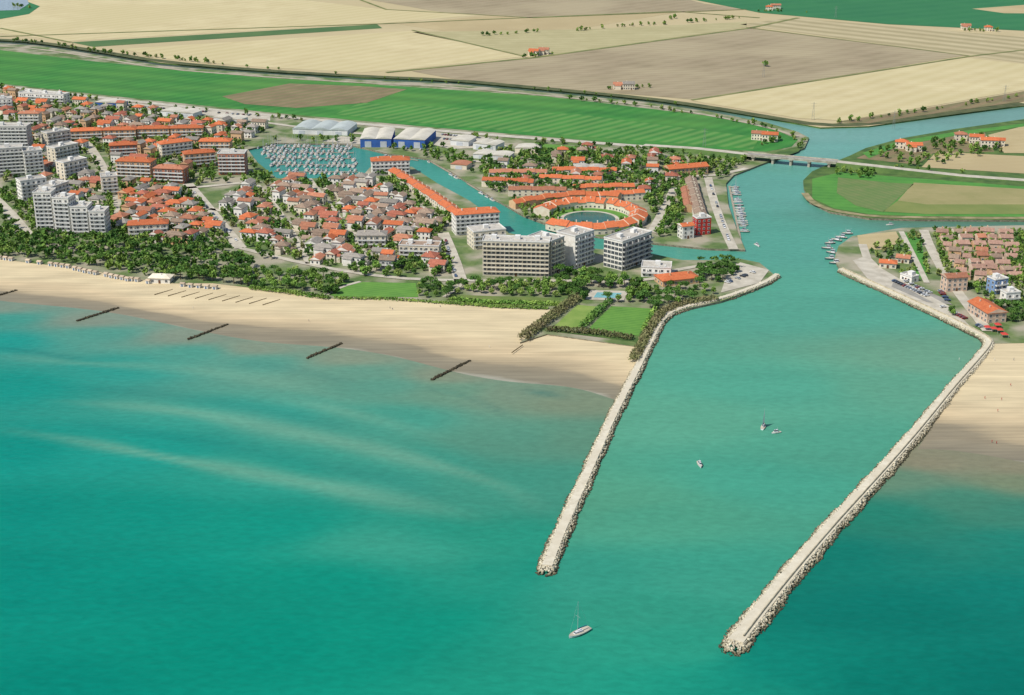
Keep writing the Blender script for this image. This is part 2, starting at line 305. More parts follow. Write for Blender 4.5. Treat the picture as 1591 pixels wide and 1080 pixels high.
# beaches
def beachmat():
    m=bpy.data.materials.new('beach_sand'); m.use_nodes=True;N=m.node_tree.nodes;l=m.node_tree.links;b=N['Principled BSDF']; b.inputs['Roughness'].default_value=.85
    g=N.new('ShaderNodeNewGeometry');sp=N.new('ShaderNodeSeparateXYZ');l.new(g.outputs['Position'],sp.inputs[0])
    def nz(s,st=1,det=6):
        mp=N.new('ShaderNodeMapping'); mp.inputs['Rotation'].default_value=(0,0,math.radians(16)); mp.inputs['Scale'].default_value=(st,1,1); l.new(g.outputs['Position'],mp.inputs[0])
        z=N.new('ShaderNodeTexNoise');z.inputs['Scale'].default_value=s;z.inputs['Detail'].default_value=det;l.new(mp.outputs[0],z.inputs['Vector']);return z.outputs[0]
    a=N.new('ShaderNodeMath');a.operation='MULTIPLY_ADD';l.new(nz(.035,.25),a.inputs[0]);a.inputs[1].default_value=.5;l.new(sp.outputs[2],a.inputs[2])
    r=N.new('ShaderNodeValToRGB');l.new(a.outputs[0],r.inputs[0]);e=r.color_ramp.elements
    e[0].position=.20;e[0].color=lin((164,160,142),.78);e[1].position=1;e[1].color=lin((222,203,162),.76)
    for p,c in((.25,(140,132,110)),(.42,(146,136,112)),(.50,(152,140,114)),(.56,(184,166,132)),(.76,(214,192,152))):
        q=e.new(p);q.color=lin(c,.76)
    def rng(s,c,d,lo=.3,hi=.7):
        q=N.new('ShaderNodeMapRange');q.inputs[1].default_value=lo;q.inputs[2].default_value=hi;q.inputs[3].default_value=c;q.inputs[4].default_value=d;l.new(s,q.inputs[0]);return q.outputs[0]
    x1=rng(nz(.1,.3,9),.86,1.10); x2=rng(nz(.5,.04,3),.89,1.07,.35,.65)
    mu=N.new('ShaderNodeMath');mu.operation='MULTIPLY';l.new(x1,mu.inputs[0]);l.new(x2,mu.inputs[1])
    v=N.new('ShaderNodeVectorMath');v.operation='SCALE';l.new(r.outputs[0],v.inputs[0]);l.new(mu.outputs[0],v.inputs['Scale']);l.new(v.outputs[0],b.inputs['Base Color'])
    return m
m_sand=beachmat()
def loft(name,top,bot,n,steps,zt,mat):
    def rs(pts,n):
        d=[0]
        for a,b in zip(pts[:-1],pts[1:]): d.append(d[-1]+math.dist(a,b))
        t=np.linspace(0,d[-1],n); return np.stack([np.interp(t,d,[p[0] for p in pts]),np.interp(t,d,[p[1] for p in pts])],1)
    A=rs(smooth(top,2),n);B=rs(smooth(bot,2),n); V=[];Q=[]
    for j in range(steps+1):
        f=j/steps*1.25; 
        for i in range(n):
            p=A[i]*(1-f)+B[i]*f; z=zt*(1-f) if f>0 else zt
            V.append((p[0],p[1],z+0.06*math.sin(p[0]*.05+p[1]*.02)*(min(1,f*3))*(1 if f<1.2 else 0)))
    for j in range(steps):
        for i in range(n-1):
            Q.append(((j+1)*n+i,(j+1)*n+i+1,j*n+i+1,j*n+i))
    return O(name,npmesh(name,V,Q,[mat]),kind='structure')
loft('beach',P([(-700,312),(-200,372),(0,395),(110,406),(260,432),(390,438),(520,455),(700,464),(850,470),(930,485),(1015,520)]),P([(-700,395),(-200,445),(0,465),(60,470),(130,481),(200,494),(280,508),(350,518),(420,530),(500,541),(560,549),(620,557),(700,573),(780,586),(850,597),(900,607),(958,628)],0),160,30,1.42,m_sand)
loft('beach',P([(1536,528),(1560,528),(1700,528),(2300,525)]),P([(1420,706),(1450,707),(1500,710),(1591,718),(2300,790)],0),60,30,1.42,m_sand)
# ------------------------------------------------------------ rubble jetties
m_rock=bpy.data.materials.new('armour_rock'); m_rock.use_nodes=True
def _r():
    N=m_rock.node_tree.nodes;l=m_rock.node_tree.links;b=N['Principled BSDF'];b.inputs['Roughness'].default_value=.9
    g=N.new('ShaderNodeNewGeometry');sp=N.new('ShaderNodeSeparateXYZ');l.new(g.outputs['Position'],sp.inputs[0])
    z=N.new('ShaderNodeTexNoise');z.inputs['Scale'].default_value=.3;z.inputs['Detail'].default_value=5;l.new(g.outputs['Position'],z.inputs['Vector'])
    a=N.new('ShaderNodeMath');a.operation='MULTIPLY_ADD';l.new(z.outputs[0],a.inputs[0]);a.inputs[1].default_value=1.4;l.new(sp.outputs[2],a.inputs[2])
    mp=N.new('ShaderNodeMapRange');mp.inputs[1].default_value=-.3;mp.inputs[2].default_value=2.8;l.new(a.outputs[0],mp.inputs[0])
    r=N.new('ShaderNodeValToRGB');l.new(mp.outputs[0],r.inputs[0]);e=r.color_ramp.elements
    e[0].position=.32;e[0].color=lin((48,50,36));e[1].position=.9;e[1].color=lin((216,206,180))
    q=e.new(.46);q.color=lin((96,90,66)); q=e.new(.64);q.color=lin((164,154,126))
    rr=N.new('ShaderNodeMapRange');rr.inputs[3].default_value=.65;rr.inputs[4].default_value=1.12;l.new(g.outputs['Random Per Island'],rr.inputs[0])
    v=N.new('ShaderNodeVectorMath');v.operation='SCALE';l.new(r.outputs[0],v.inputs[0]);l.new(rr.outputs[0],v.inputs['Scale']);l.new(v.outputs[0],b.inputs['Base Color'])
_r()
CUBE=np.array([(-1,-1,-1),(1,-1,-1),(1,1,-1),(-1,1,-1),(-1,-1,1),(1,-1,1),(1,1,1),(-1,1,1)],float)
CQ=np.array([(0,1,5,4),(1,2,6,5),(2,3,7,6),(3,0,4,7),(4,5,6,7),(3,2,1,0)])
def rotmats(n):
    q=RNG.normal(size=(n,4)); q/=np.linalg.norm(q,axis=1)[:,None]; a,b,c,d=q.T
    return np.stack([np.stack([1-2*(c*c+d*d),2*(b*c-a*d),2*(b*d+a*c)],-1),np.stack([2*(b*c+a*d),1-2*(b*b+d*d),2*(c*d-a*b)],-1),np.stack([2*(b*d-a*c),2*(c*d+a*b),1-2*(b*b+c*c)],-1)],1)
def rocks(C,S):
    n=len(C); sh=RNG.uniform(.6,1.15,(n,8,1))*CUBE[None]*RNG.uniform(.6,1.1,(n,1,3))*(np.asarray(S)/2)[:,None,None]
    V=np.einsum('nij,nkj->nki',rotmats(n),sh)+np.asarray(C)[:,None,:]
    Q=(CQ[None]+8*np.arange(n)[:,None,None]).reshape(-1,4)
    return V.reshape(-1,3),Q
m_jc=M('jetty_concrete',(226,218,196),(200,190,166),scale=.25,big=((210,200,176),.05),k=.82,det=6)
def jetty(name,pts,hw,W,top,label,wall=0,cat='jetty',w2=1.4):
    pts=resample(pts,3); ns=normals(pts); N=len(pts)
    root=O(name,None,loc=(0,0,0),label=label,category=cat)
    def wf(i): return 1+(w2-1)*(i/(N-1))**1.5
    mb=MB()
    for i in range(N):
        x,y=pts[i];nx,ny=ns[i];f=wf(i)
        for o,z in [(-W*f,-2),(-hw*f,top-.35),(hw*f,top-.35),(W*f,-2)]: mb.v.append((x+nx*o,y+ny*o,z))
    for i in range(N-1):
        for k in range(3): mb.f.append((4*i+k,4*i+4+k,4*i+5+k,4*i+1+k)); mb.m.append(0)
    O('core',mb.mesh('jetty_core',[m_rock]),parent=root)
    mb=MB()
    for i in range(N-1):
        x,y=pts[i];nx,ny=ns[i];f=wf(i)
        for o,z in[(-hw*f,top-.6),(-hw*f,top+.4),(hw*f,top+.4),(hw*f,top-.6)]: mb.v.append((x+nx*o,y+ny*o,z))
    for i in range(N-2):
        for k in range(3): mb.f.append((4*i+k,4*i+4+k,4*i+5+k,4*i+1+k)); mb.m.append(0)
    j=4*(N-1); mb.f.append((j-4,j-1,j-2,j-3));mb.m.append(0)
    O('walkway',mb.mesh('walkway',[m_jc]),parent=root)
    if wall:
        mb=MB()
        for i in range(N-2):
            x,y=pts[i];nx,ny=ns[i];f=wf(i)
            for o,z in[(wall*hw*f*.55-.2,top+.35),(wall*hw*f*.55-.2,top+1.2),(wall*hw*f*.55+.2,top+1.2),(wall*hw*f*.55+.2,top+.35)]: mb.v.append((x+nx*o,y+ny*o,z))
        for i in range(N-3):
            for k in range(3): mb.f.append((4*i+k,4*i+4+k,4*i+5+k,4*i+1+k)); mb.m.append(0)
        O('parapet',mb.mesh('parapet',[M('parapet_stone',(200,190,164),(164,154,130),scale=.5)]),parent=root)
    C=[];S=[]
    for i in range(N-1):
        (x0,y0),(x1,y1)=pts[i],pts[i+1]; nx,ny=ns[i]; L=math.dist(pts[i],pts[i+1]); f=wf(i)
        for sd in(-1,1):
            wv=1+.14*math.sin(i*.37+sd)+.12*math.sin(i*.93+sd*2)
            wd=(W-hw)*f*wv; cnt=int(L*wd/.28)+1
            for _ in range(cnt):
                t=random.random(); o=random.random(); off=hw*f-.1+o*wd; z=top+.1-(top+.45)*o+random.uniform(-.2,.25)
                C.append((x0+(x1-x0)*t+nx*sd*off,y0+(y1-y0)*t+ny*sd*off,z)); S.append(random.choice((.4,.5,.65,.8,1.05))*random.uniform(.8,1.15))
    x,y=pts[-1]; f=wf(N-1)
    for _ in range(int(W*W*f*f*5)):
        a=random.random()*6.283; r=math.sqrt(random.random())*W*f*.92; o=max(0,(r-hw)/(W*f-hw))
        C.append((x+math.cos(a)*r,y+math.sin(a)*r,top-.1-(top+.65)*o+random.uniform(-.2,.25))); S.append(random.uniform(.5,1.25))
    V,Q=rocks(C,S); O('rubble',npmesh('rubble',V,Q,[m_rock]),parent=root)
    return root
jetty('jetty',LJ,1.45,3.3,1.9,'long rubble stone jetty with pale concrete walkway beside sandy beach',w2=1.5)
jetty('jetty',RJ,1.9,3.9,2.0,'long rubble stone jetty with low parapet along its walkway',wall=1,w2=1.6)
for a,b in [((120,499),(184,479)),((292,528),(353,505)),((477,557),(531,534)),((670,591),(730,561)),((-40,470),(26,452)),((-230,440),(-170,425))]:
    p=G(*a);q=G(*b); pts=resample([p,q],.8); C=[];S=[]
    d=(q[0]-p[0],q[1]-p[1]);k=math.hypot(*d);n=(-d[1]/k,d[0]/k)
    for x,y in pts:
        for o in(-.5,.3):
            C.append((x+n[0]*o+random.uniform(-.3,.3),y+n[1]*o+random.uniform(-.3,.3),.45-abs(o)*.3+random.uniform(-.1,.3)));S.append(random.uniform(.7,1.3))
    V,Q=rocks(C,S); O('groyne',npmesh('groyne',V,Q,[M('dark_groyne_rock',(84,76,56),(56,52,38),scale=.7)]),label='dark low boulder groyne running from wet sand into sea',category='groyne',group='groynes along the beach')
# ------------------------------------------------------------ roads
m_asph=M('asphalt',(172,168,158),(150,146,136),scale=.1,k=.72)
m_pave=M('pale_paving',(208,200,182),(184,176,158),scale=.15,k=.78)
m_line=M('road_paint',(235,235,230))
def road(pts,wd,name='road',mat=None,z=LZ+.35,line=False):
    w_=[(*G(p[0],p[1],LZ),z) for p in pts]
    strip(name,w_,wd,z,mat or m_asph)
    for a,b in zip(w_[:-1],w_[1:]): ROADS.append((a[:2],b[:2],wd/2))
    if line: strip('road_marking',[(a,b,c+.06) for a,b,c in w_],.35,z,m_line)
road([(-400,90),(0,134),(200,157),(400,178),(650,201),(850,217),(1000,228)],10,line=True,mat=m_pave)
road([(292,286),(325,325),(374,386)],9,mat=m_pave);road([(688,362),(704,400),(716,437)],9,mat=m_pave);road([(-30,290),(10,325),(44,366)],9,mat=m_pave)
road([(374,386),(480,412),(600,432),(716,437),(860,436),(1000,440),(1060,415),(1150,412)],5,mat=m_pave)
road([(120,205),(150,240),(178,300),(185,340)],8,mat=m_pave);road([(0,190),(60,205),(120,214)],6,mat=m_pave);road([(20,250),(110,290),(180,300),(300,292),(380,284)],6,mat=m_pave)
road([(1048,292),(1032,325),(1012,362)],7,mat=m_pave);road([(1100,276),(1108,310),(1122,350),(1140,388)],7,mat=m_pave)
road([(730,250),(860,262),(1000,268),(1100,276),(1160,262)],6,mat=m_pave);road([(580,276),(640,310),(700,352),(790,372)],4,mat=m_pave);road([(480,278),(520,330),(570,400)],5,mat=m_pave);road([(400,288),(440,335),(480,410)],4.5,mat=m_pave);road([(325,325),(450,345),(600,372),(700,392)],4.5,mat=m_pave)
road([(1435,358),(1445,385),(1470,430),(1500,470),(1535,515)],7,mat=m_pave);road([(1400,360),(1418,395),(1440,440)],4,mat=m_pave);road([(1340,380),(1350,410),(1400,440),(1470,478)],6,mat=m_pave)
road([(185,165),(330,178),(420,192),(520,205),(640,214),(740,222)],6,mat=m_pave)
for pl in [[(200,160),(420,180),(420,188),(200,170)],[(640,202),(760,214),(790,228),(700,232),(660,222)],[(530,212),(560,214),(560,225),(500,220)],[(1400,440),(1440,455),(1480,480),(1520,520),(1440,478),(1350,436),(1325,405),(1340,400)],[(1150,408),(1195,420),(1180,440),(1120,455),(1130,425)]]:
    sheet('pavement',P(pl),LZ+.25,m_pave)
sheet('field',P([(1332,366),(1392,360),(1400,376),(1372,388),(1336,388)]),LZ+.2,m_beige)
sheet('field',P([(1405,362),(1430,364),(1442,440),(1425,430)]),LZ+.18,m_green2)
sheet('pavement',P([(1390,434),(1462,462),(1480,474),(1440,470),(1385,446)]),LZ+.32,m_asph)
def seg3(l): return [(*G(a,b,0),z) for a,b,z in l]
def ramp(l,wd):
    pts=resample(seg3(l),8); ns=normals(pts); mb=MB()
    for i,(x,y,z) in enumerate(pts):
        nx,ny=ns[i]; s=(z-LZ)*1.6
        for o,zz in((-wd/2-s,LZ-.2),(-wd/2,z),(wd/2,z),(wd/2+s,LZ-.2)): mb.v.append((x+nx*o,y+ny*o,zz))
    for i in range(len(pts)-1):
        for k in range(3): mb.f.append((4*i+k,4*i+4+k,4*i+5+k,4*i+1+k)); mb.m.append(1 if k==1 else 0)
    O('road',mb.mesh('road_embankment',[m_dkg,m_pave]),kind='structure')
    for a,b in zip(pts[:-1],pts[1:]): ROADS.append((a[:2],b[:2],wd/2+3))
ramp([(1000,228,1.85),(1080,237,4.2),(1160,250,6.5)],9); ramp([(1300,262,6.5),(1400,270,4.5),(1500,277,2.2),(1591,283,1.85),(2200,330,1.85)],9)
def bridge():
    a=Vector((*G(1160,250),0));b=Vector((*G(1300,262),0)); L=(b-a).length; ang=math.atan2((b-a).y,(b-a).x)
    r=O('bridge',None,loc=a,rz=ang,label='long low concrete road bridge on piers over river',category='bridge')
    mc=M('bridge_concrete',(196,190,172),(160,152,134),scale=.3)
    mb=MB(); mb.box(0,-5,5.3,L,5,6.5); mb.box(0,-5.2,6.5,L,-4.8,7.3,0); mb.box(0,4.8,6.5,L,5.2,7.3,0); O('deck',mb.mesh('deck',[mc]),parent=r)
    mb=MB(); mb.box(0,-4.2,6.5,L,4.2,6.62); O('roadway',mb.mesh('roadway',[m_asph]),parent=r)
    pm=MB(); pm.box(-1,-4,-3,1,4,4.4); pm.box(-1.6,-4.8,4.4,1.6,4.8,5.3); pm=pm.mesh('pier',[mc])
    for f in(.08,.3,.5,.7,.92): O('pier',pm,loc=(L*f,0,0),parent=r)
bridge()
# ------------------------------------------------------------ building kit
R_OR=M('roof_orange_tile',(214,124,78),(188,98,60),scale=.6,rnd=.16,det=6,k=.78)
R_TC=M('roof_terracotta_tile',(196,134,102),(166,108,84),scale=.6,rnd=.2,det=6,k=.78)
R_RD=M('roof_red_tile',(186,114,90),(156,92,72),scale=.6,rnd=.18,det=6,k=.78)
R_BR=M('roof_brown_tile',(168,144,122),(136,116,100),scale=.6,rnd=.22,det=6,k=.78)
R_GR=M('roof_grey_tile',(166,158,146),(136,130,122),scale=.6,rnd=.2,det=6,k=.78)
R_PK=M('roof_pink_tile',(184,148,128),(152,118,102),scale=.6,rnd=.15,det=6,k=.78)
W_WH=M('wall_white',(242,238,228),(226,220,208),scale=.3,rnd=.08)
W_CR=M('wall_cream',(234,224,202),(218,206,182),scale=.3,rnd=.1)
W_BR=M('wall_brick',(188,124,96),(166,104,80),scale=.4,rnd=.1)
W_GY=M('wall_grey',(194,192,186),(176,174,168),scale=.3)
W_BE=M('wall_beige',(214,206,186),(196,186,166),scale=.3)
W_OC=M('wall_ochre',(220,180,140),(204,164,124),scale=.3,rnd=.1)
W_PK=M('wall_pinkish',(224,196,172),(208,178,156),scale=.3,rnd=.1)
GLS=M('window_glass',(74,82,90),(54,62,70),scale=.5,rough=.2,spec=.6)
FRM=M('window_frame',(220,218,210))
RFL=M('flat_roof_gravel',(198,192,180),(166,160,148),scale=.3,rnd=.1,det=6)
RAIL=M('balcony_white',(234,232,226),(214,212,206),scale=.4)
TRK=M('trunk_bark',(96,80,60),(70,58,44),scale=.9)
WM={}
def winmesh(w,h):
    k=(round(w,1),round(h,1))
    if k not in WM:
        mb=MB(); f=.12
        mb.box(-w/2,-.10,-h/2,w/2,.02,h/2,0)
        for a in((-w/2-f,-h/2-f,w/2+f,-h/2),(-w/2-f,h/2,w/2+f,h/2+f),(-w/2-f,-h/2,-w/2,h/2),(w/2,-h/2,w/2+f,h/2),(-.04,-h/2,.04,h/2)): mb.box(a[0],-.16,a[1],a[2],.02,a[3],1)
        WM[k]=mb.mesh('window',[GLS,FRM])
    return WM[k]
def windows(root,L,w,h):
    me=winmesh(w,h)
    for (x,y,z,r) in L[:100]: O('window',me,loc=(x,y,z),rz=r,parent=root)
    if len(L)>100:
        mb=MB()
        for (x,y,z,r) in L[100:]:
            c,s=math.cos(r),math.sin(r)
            T=lambda X,Y,Z:(x+X*c-Y*s,y+X*s+Y*c,z+Z)
            mb.quad(T(-w/2,-.1,-h/2),T(w/2,-.1,-h/2),T(w/2,-.1,h/2),T(-w/2,-.1,h/2))
        O('window',mb.mesh('window_rest',[GLS]),parent=root,kind='stuff')
def hip(mb,x0,y0,x1,y1,z,ov,h,m=0,gable=False,wall=1):
    X0,Y0,X1,Y1=x0-ov,y0-ov,x1+ov,y1+ov; W=X1-X0;D=Y1-Y0; th=.25
    mb.box(X0,Y0,z-.02,X1,Y1,z+th,m)
    z+=th
    if W>=D:
        k=0 if gable else D/2; a=(X0+k,(Y0+Y1)/2,z+h);b=(X1-k,(Y0+Y1)/2,z+h)
        mb.quad((X0,Y0,z),(X1,Y0,z),b,a,m);mb.quad((X1,Y1,z),(X0,Y1,z),a,b,m)
        mb.tri((X0,Y1,z),(X0,Y0,z),a,wall if gable else m);mb.tri((X1,Y0,z),(X1,Y1,z),b,wall if gable else m)
    else:
        k=0 if gable else W/2; a=((X0+X1)/2,Y0+k,z+h);b=((X0+X1)/2,Y1-k,z+h)
        mb.quad((X0,Y1,z),(X0,Y0,z),a,b,m);mb.quad((X1,Y0,z),(X1,Y1,z),b,a,m)
        mb.tri((X0,Y0,z),(X1,Y0,z),a,wall if gable else m);mb.tri((X1,Y1,z),(X0,Y1,z),b,wall if gable else m)
def block(a,b,depth,floors,wall,roof='flat',rmat=None,balc=True,label='',cat='apartment building',fh=3.0,name='apartment_building',bal_out=1.4,ww=1.5,wh=1.5,bay=3.4,base=LZ,balmat=None,side_w=True,fins=True):
    p=G(*a,base);q=G(*b,base); W=math.dist(p,q); ang=math.atan2(q[1]-p[1],q[0]-p[0]); Ht=floors*fh+.6
    r=O(name,None,loc=(p[0],p[1],base),rz=ang,label=label,category=cat)
    mb=MB(); mb.box(0,0,-.5,W,depth,Ht)
    for k in range(1,floors): mb.box(-.06,-.06,k*fh-.1,W+.06,depth+.06,k*fh+.1)
    O('wall',mb.mesh('wall',[wall]),parent=r)
    mb=MB()
    if roof=='flat':
        mb.box(-.15,-.15,Ht,W+.15,depth+.15,Ht+.25,0)
        for bx in((-.2,-.2,W+.2,.15),(-.2,depth-.15,W+.2,depth+.2),(-.2,.15,.15,depth-.15),(W-.15,.15,W+.2,depth-.15)): mb.box(bx[0],bx[1],Ht+.25,bx[2],bx[3],Ht+1.0,1)
        n=max(1,int(W/14))
        for i in range(n):
            cx=W*(i+.5)/n+random.uniform(-1,1); mb.box(cx-1.8,depth*.45,Ht+.25,cx+1.8,depth*.45+3.4,Ht+2.8,1)
            for _ in range(3):
                ax=cx+random.uniform(-5,5)*min(1,W/n/12); ay=random.uniform(1.2,depth*.35); 
                if .8<ax<W-1.8: mb.box(ax,ay,Ht+.25,ax+1,ay+.9,Ht+1.1,1)
        O('roof',mb.mesh('roof',[rmat or RFL,RAIL]),parent=r)
    else:
        hip(mb,0,0,W,depth,Ht,.7,min(W,depth)*.2,0,roof=='gable',1)
        for i in range(max(1,int(W/10))): mb.box(W*(i+.5)/max(1,int(W/10)),depth*.3,Ht+.3,W*(i+.5)/max(1,int(W/10))+.8,depth*.3+.7,Ht+min(W,depth)*.2+.7,1)
        O('roof',mb.mesh('roof',[rmat or R_OR,wall]),parent=r)
    L=[]; nb=max(1,int((W-1)/bay)); nd=max(1,int((depth-1)/bay))
    for k in range(floors):
        z=k*fh+1.75
        for i in range(nb): L.append((W*(i+.5)/nb,0,z,0))
    if side_w:
        for sgn in (1,-1):
            for k in range(floors):
                z=k*fh+1.75
                for j in range(nd):
                    y=depth*(j+.5)/nd
                    L.append((0,y,z,-math.pi/2) if p[0]*sgn>0 else (W,y,z,math.pi/2))
        for k in range(floors):
            for i in range(nb): L.append((W*(i+.5)/nb,depth,k*fh+1.75,math.pi))
    windows(r,L,ww,wh)
    if balc:
        mb=MB(); o=bal_out
        mb.box(.3,-o,-.1,W-.3,-.07,.08); mb.box(.3,-o,.08,W-.3,-o+.12,.95); mb.box(.3,-o+.12,.08,.42,-.07,.95); mb.box(W-.42,-o+.12,.08,W-.3,-.07,.95)
        if fins:
            for i in range(1,nb,2): mb.box(W*i/nb-.1,-o+.12,.08,W*i/nb+.1,-.07,2.6)
        me=mb.mesh('balcony',[balmat or RAIL])
        for k in range(1,floors): O('balcony',me,loc=(0,0,k*fh),parent=r)
    dm=MB(); dm.box(-.7,-.2,0,.7,.02,2.3); O('door',dm.mesh('door',[M('door_wood',(110,76,52))]),loc=(W/2,0,.05),parent=r)
    c,s=math.cos(ang),math.sin(ang)
    for t in np.arange(0,W+1,6):
        for d in np.arange(0,depth+1,6): OCC.append((p[0]+c*t-s*d,p[1]+s*t+c*d,4.5))
    return r
block((750,428),(853,431),13,8,W_BE,bay=2.95,ww=1.8,wh=1.5,bal_out=1.2,label='wide eight-storey beige seafront hotel with fine grid of pale balconies',cat='hotel',name='hotel',balmat=W_CR,fh=2.95)
block((856,428),(876,420),20,8,W_BE,bay=3.2,label='beige eight-storey hotel wing angled beside grid-front hotel',cat='hotel',name='hotel',balmat=W_CR,fh=2.9)
block((893,418),(922,408),17,7,W_WH,bay=3.0,label='tall narrow white hotel with blank side wall',cat='hotel',name='hotel',side_w=False,fh=3.2)
block((966,421),(1011,404),16,6,W_WH,bay=3.0,ww=2.6,wh=2.1,bal_out=1.8,label='white stepped hotel with deep dark balconies beside trees',cat='hotel',name='hotel',balmat=W_GY,fh=3.3)
block((736,388),(786,383),16,4,W_CR,bay=4,label='cream terraced apartment building behind beige hotel')
block((708,366),(776,361),14,5,W_WH,'hip',R_OR,label='white five-storey building with orange hip roof at canal end')
block((578,273),(637,271),13,4,W_WH,'hip',R_OR,label='white four-storey building with orange roof beside marina')
block((620,402),(682,404),12,3,W_CR,'flat',R_BR,label='low cream apartment building with brown roof terrace')
block((590,418),(612,419),10,2,W_GY,'gable',R_BR,label='small grey terrace with brown gable roof')
block((555,386),(600,386),12,3,W_CR,'hip',R_GR,label='cream three-storey building with grey roof')
block((-8,238),(46,238),13,8,W_GY,bay=3.2,label='grey eight-storey tower with white balcony bands')
block((-6,276),(40,273),13,8,W_GY,bay=3.2,label='grey eight-storey slab with white balcony bands')
block((41,275),(70,272),13,7,W_WH,bay=3.2,label='white seven-storey slab stepped against grey slab')
block((58,362),(86,362),13,10,W_WH,bay=3.0,label='white ten-storey seafront tower with long balconies')
block((87,364),(112,365),13,9,W_WH,bay=3.0,label='white nine-storey seafront wing with long balconies')
block((113,366),(140,366),13,7,W_WH,bay=3.0,label='white seven-storey wing with long balconies')
block((141,367),(166,367),13,6,W_WH,bay=3.0,label='white six-storey stepped wing with long balconies')
block((36,318),(76,312),12,6,W_WH,bay=3.6,label='white six-storey block behind seafront tower')
block((82,322),(110,312),12,5,W_CR,bay=3.6,label='cream five-storey block with balconies')
block((102,282),(138,274),12,5,W_CR,bay=3.8,label='beige five-storey slab on avenue')
block((88,258),(124,250),12,5,W_CR,bay=3.8,label='beige five-storey slab on avenue')
block((76,234),(112,228),12,5,W_BE,bay=4,label='beige five-storey slab with flat roof')
block((160,305),(185,303),12,5,W_CR,bay=3.6,label='cream five-storey block with flat roof')
block((182,278),(236,280),13,5,W_OC,'hip',R_OR,bay=3.8,label='ochre five-storey apartment building with orange roof')
block((240,284),(286,286),12,4,W_BR,'hip',R_TC,bay=3.8,label='brick four-storey building with terracotta roof')
block((340,272),(382,272),13,6,W_BR,'flat',None,bay=3.6,label='red brick six-storey block near marina')
block((288,262),(336,258),12,4,W_OC,'hip',R_OR,bay=4,label='ochre stepped apartments with orange roof near marina')
block((310,236),(358,236),12,3,W_OC,'hip',R_OR,bay=4,label='ochre low apartments with orange roof near marina')
block((252,246),(300,240),12,4,W_CR,'hip',R_OR,bay=4,label='cream apartments with orange roof')
block((172,248),(214,246),12,4,W_BR,'hip',R_OR,bay=4,label='brick apartments with orange roof')
for a,b in [((110,220),(160,218)),((162,218),(212,217)),((214,216),(264,215)),((266,215),(316,214))]: block(a,b,11,3,W_OC,'hip',R_OR,bay=4.5,label='ochre apartment row with bright orange roof')
block((200,370),(262,367),12,3,W_CR,'hip',R_OR,bay=4,label='cream guest house with orange roof by pine wood')
block((-40,175),(20,172),12,4,W_WH,bay=4.5,label='white flat-roofed block on town edge')
block((30,158),(100,162),12,3,W_WH,bay=4.5,label='white flat-roofed block on town edge')
block((30,196),(62,196),10,4,W_CR,'hip',R_TC,bay=4.5,label='cream block with terracotta roof')
block((1030,446),(1086,440),14,1,W_OC,'hip',R_OR,balc=False,label='long low beach restaurant with orange roof among pines',cat='restaurant',name='restaurant',fh=3.4)
block((996,430),(1042,432),14,2,W_WH,label='low white flat-roofed beach club building',cat='building',name='club_house')
block((1470,454),(1502,452),9,3,W_PK,'gable',R_TC,balc=False,label='pink three-storey house with terracotta gable roof by road',cat='house',name='town_house')
block((1503,484),(1533,503),13,2,W_PK,'gable',R_OR,balc=False,label='long peach building with orange tiled roof beside promenade',cat='building',name='town_house')
block((1544,458),(1564,455),8,3,M('wall_blue',(132,160,196),(112,142,182),scale=.3),'flat',None,label='blue and white three-storey beach hotel',cat='hotel',name='hotel',balmat=W_WH)
block((1562,472),(1584,470),7,2,W_WH,'flat',None,label='white two-storey annex beside blue hotel',cat='building',name='annex_building')
block((1366,416),(1392,418),8,1,W_CR,'hip',R_OR,balc=False,label='small cream house with orange roof near fishing quay',cat='house',name='town_house')
block((1392,408),(1412,410),8,1,W_CR,'gable',R_TC,balc=False,label='small cream house with terracotta roof near fishing quay',cat='house',name='town_house')
block((1398,434),(1416,440),7,1,W_WH,'flat',None,balc=False,label='small white kiosk building by parking area',cat='building',name='town_house')
block((1082,366),(1104,364),8,4,M('wall_red',(200,62,54),(180,52,46),scale=.3),'flat',None,balc=False,label='bright red waterfront building beside boat quay',cat='building',name='town_house')
block((1060,372),(1078,370),8,3,W_WH,'gable',R_OR,balc=False,label='white waterfront house with orange roof',cat='house',name='town_house')
block((1040,275),(1100,270),12,2,W_OC,'gable',R_OR,balc=False,label='ochre farmhouse with orange roof beside trees',cat='building',name='town_house')
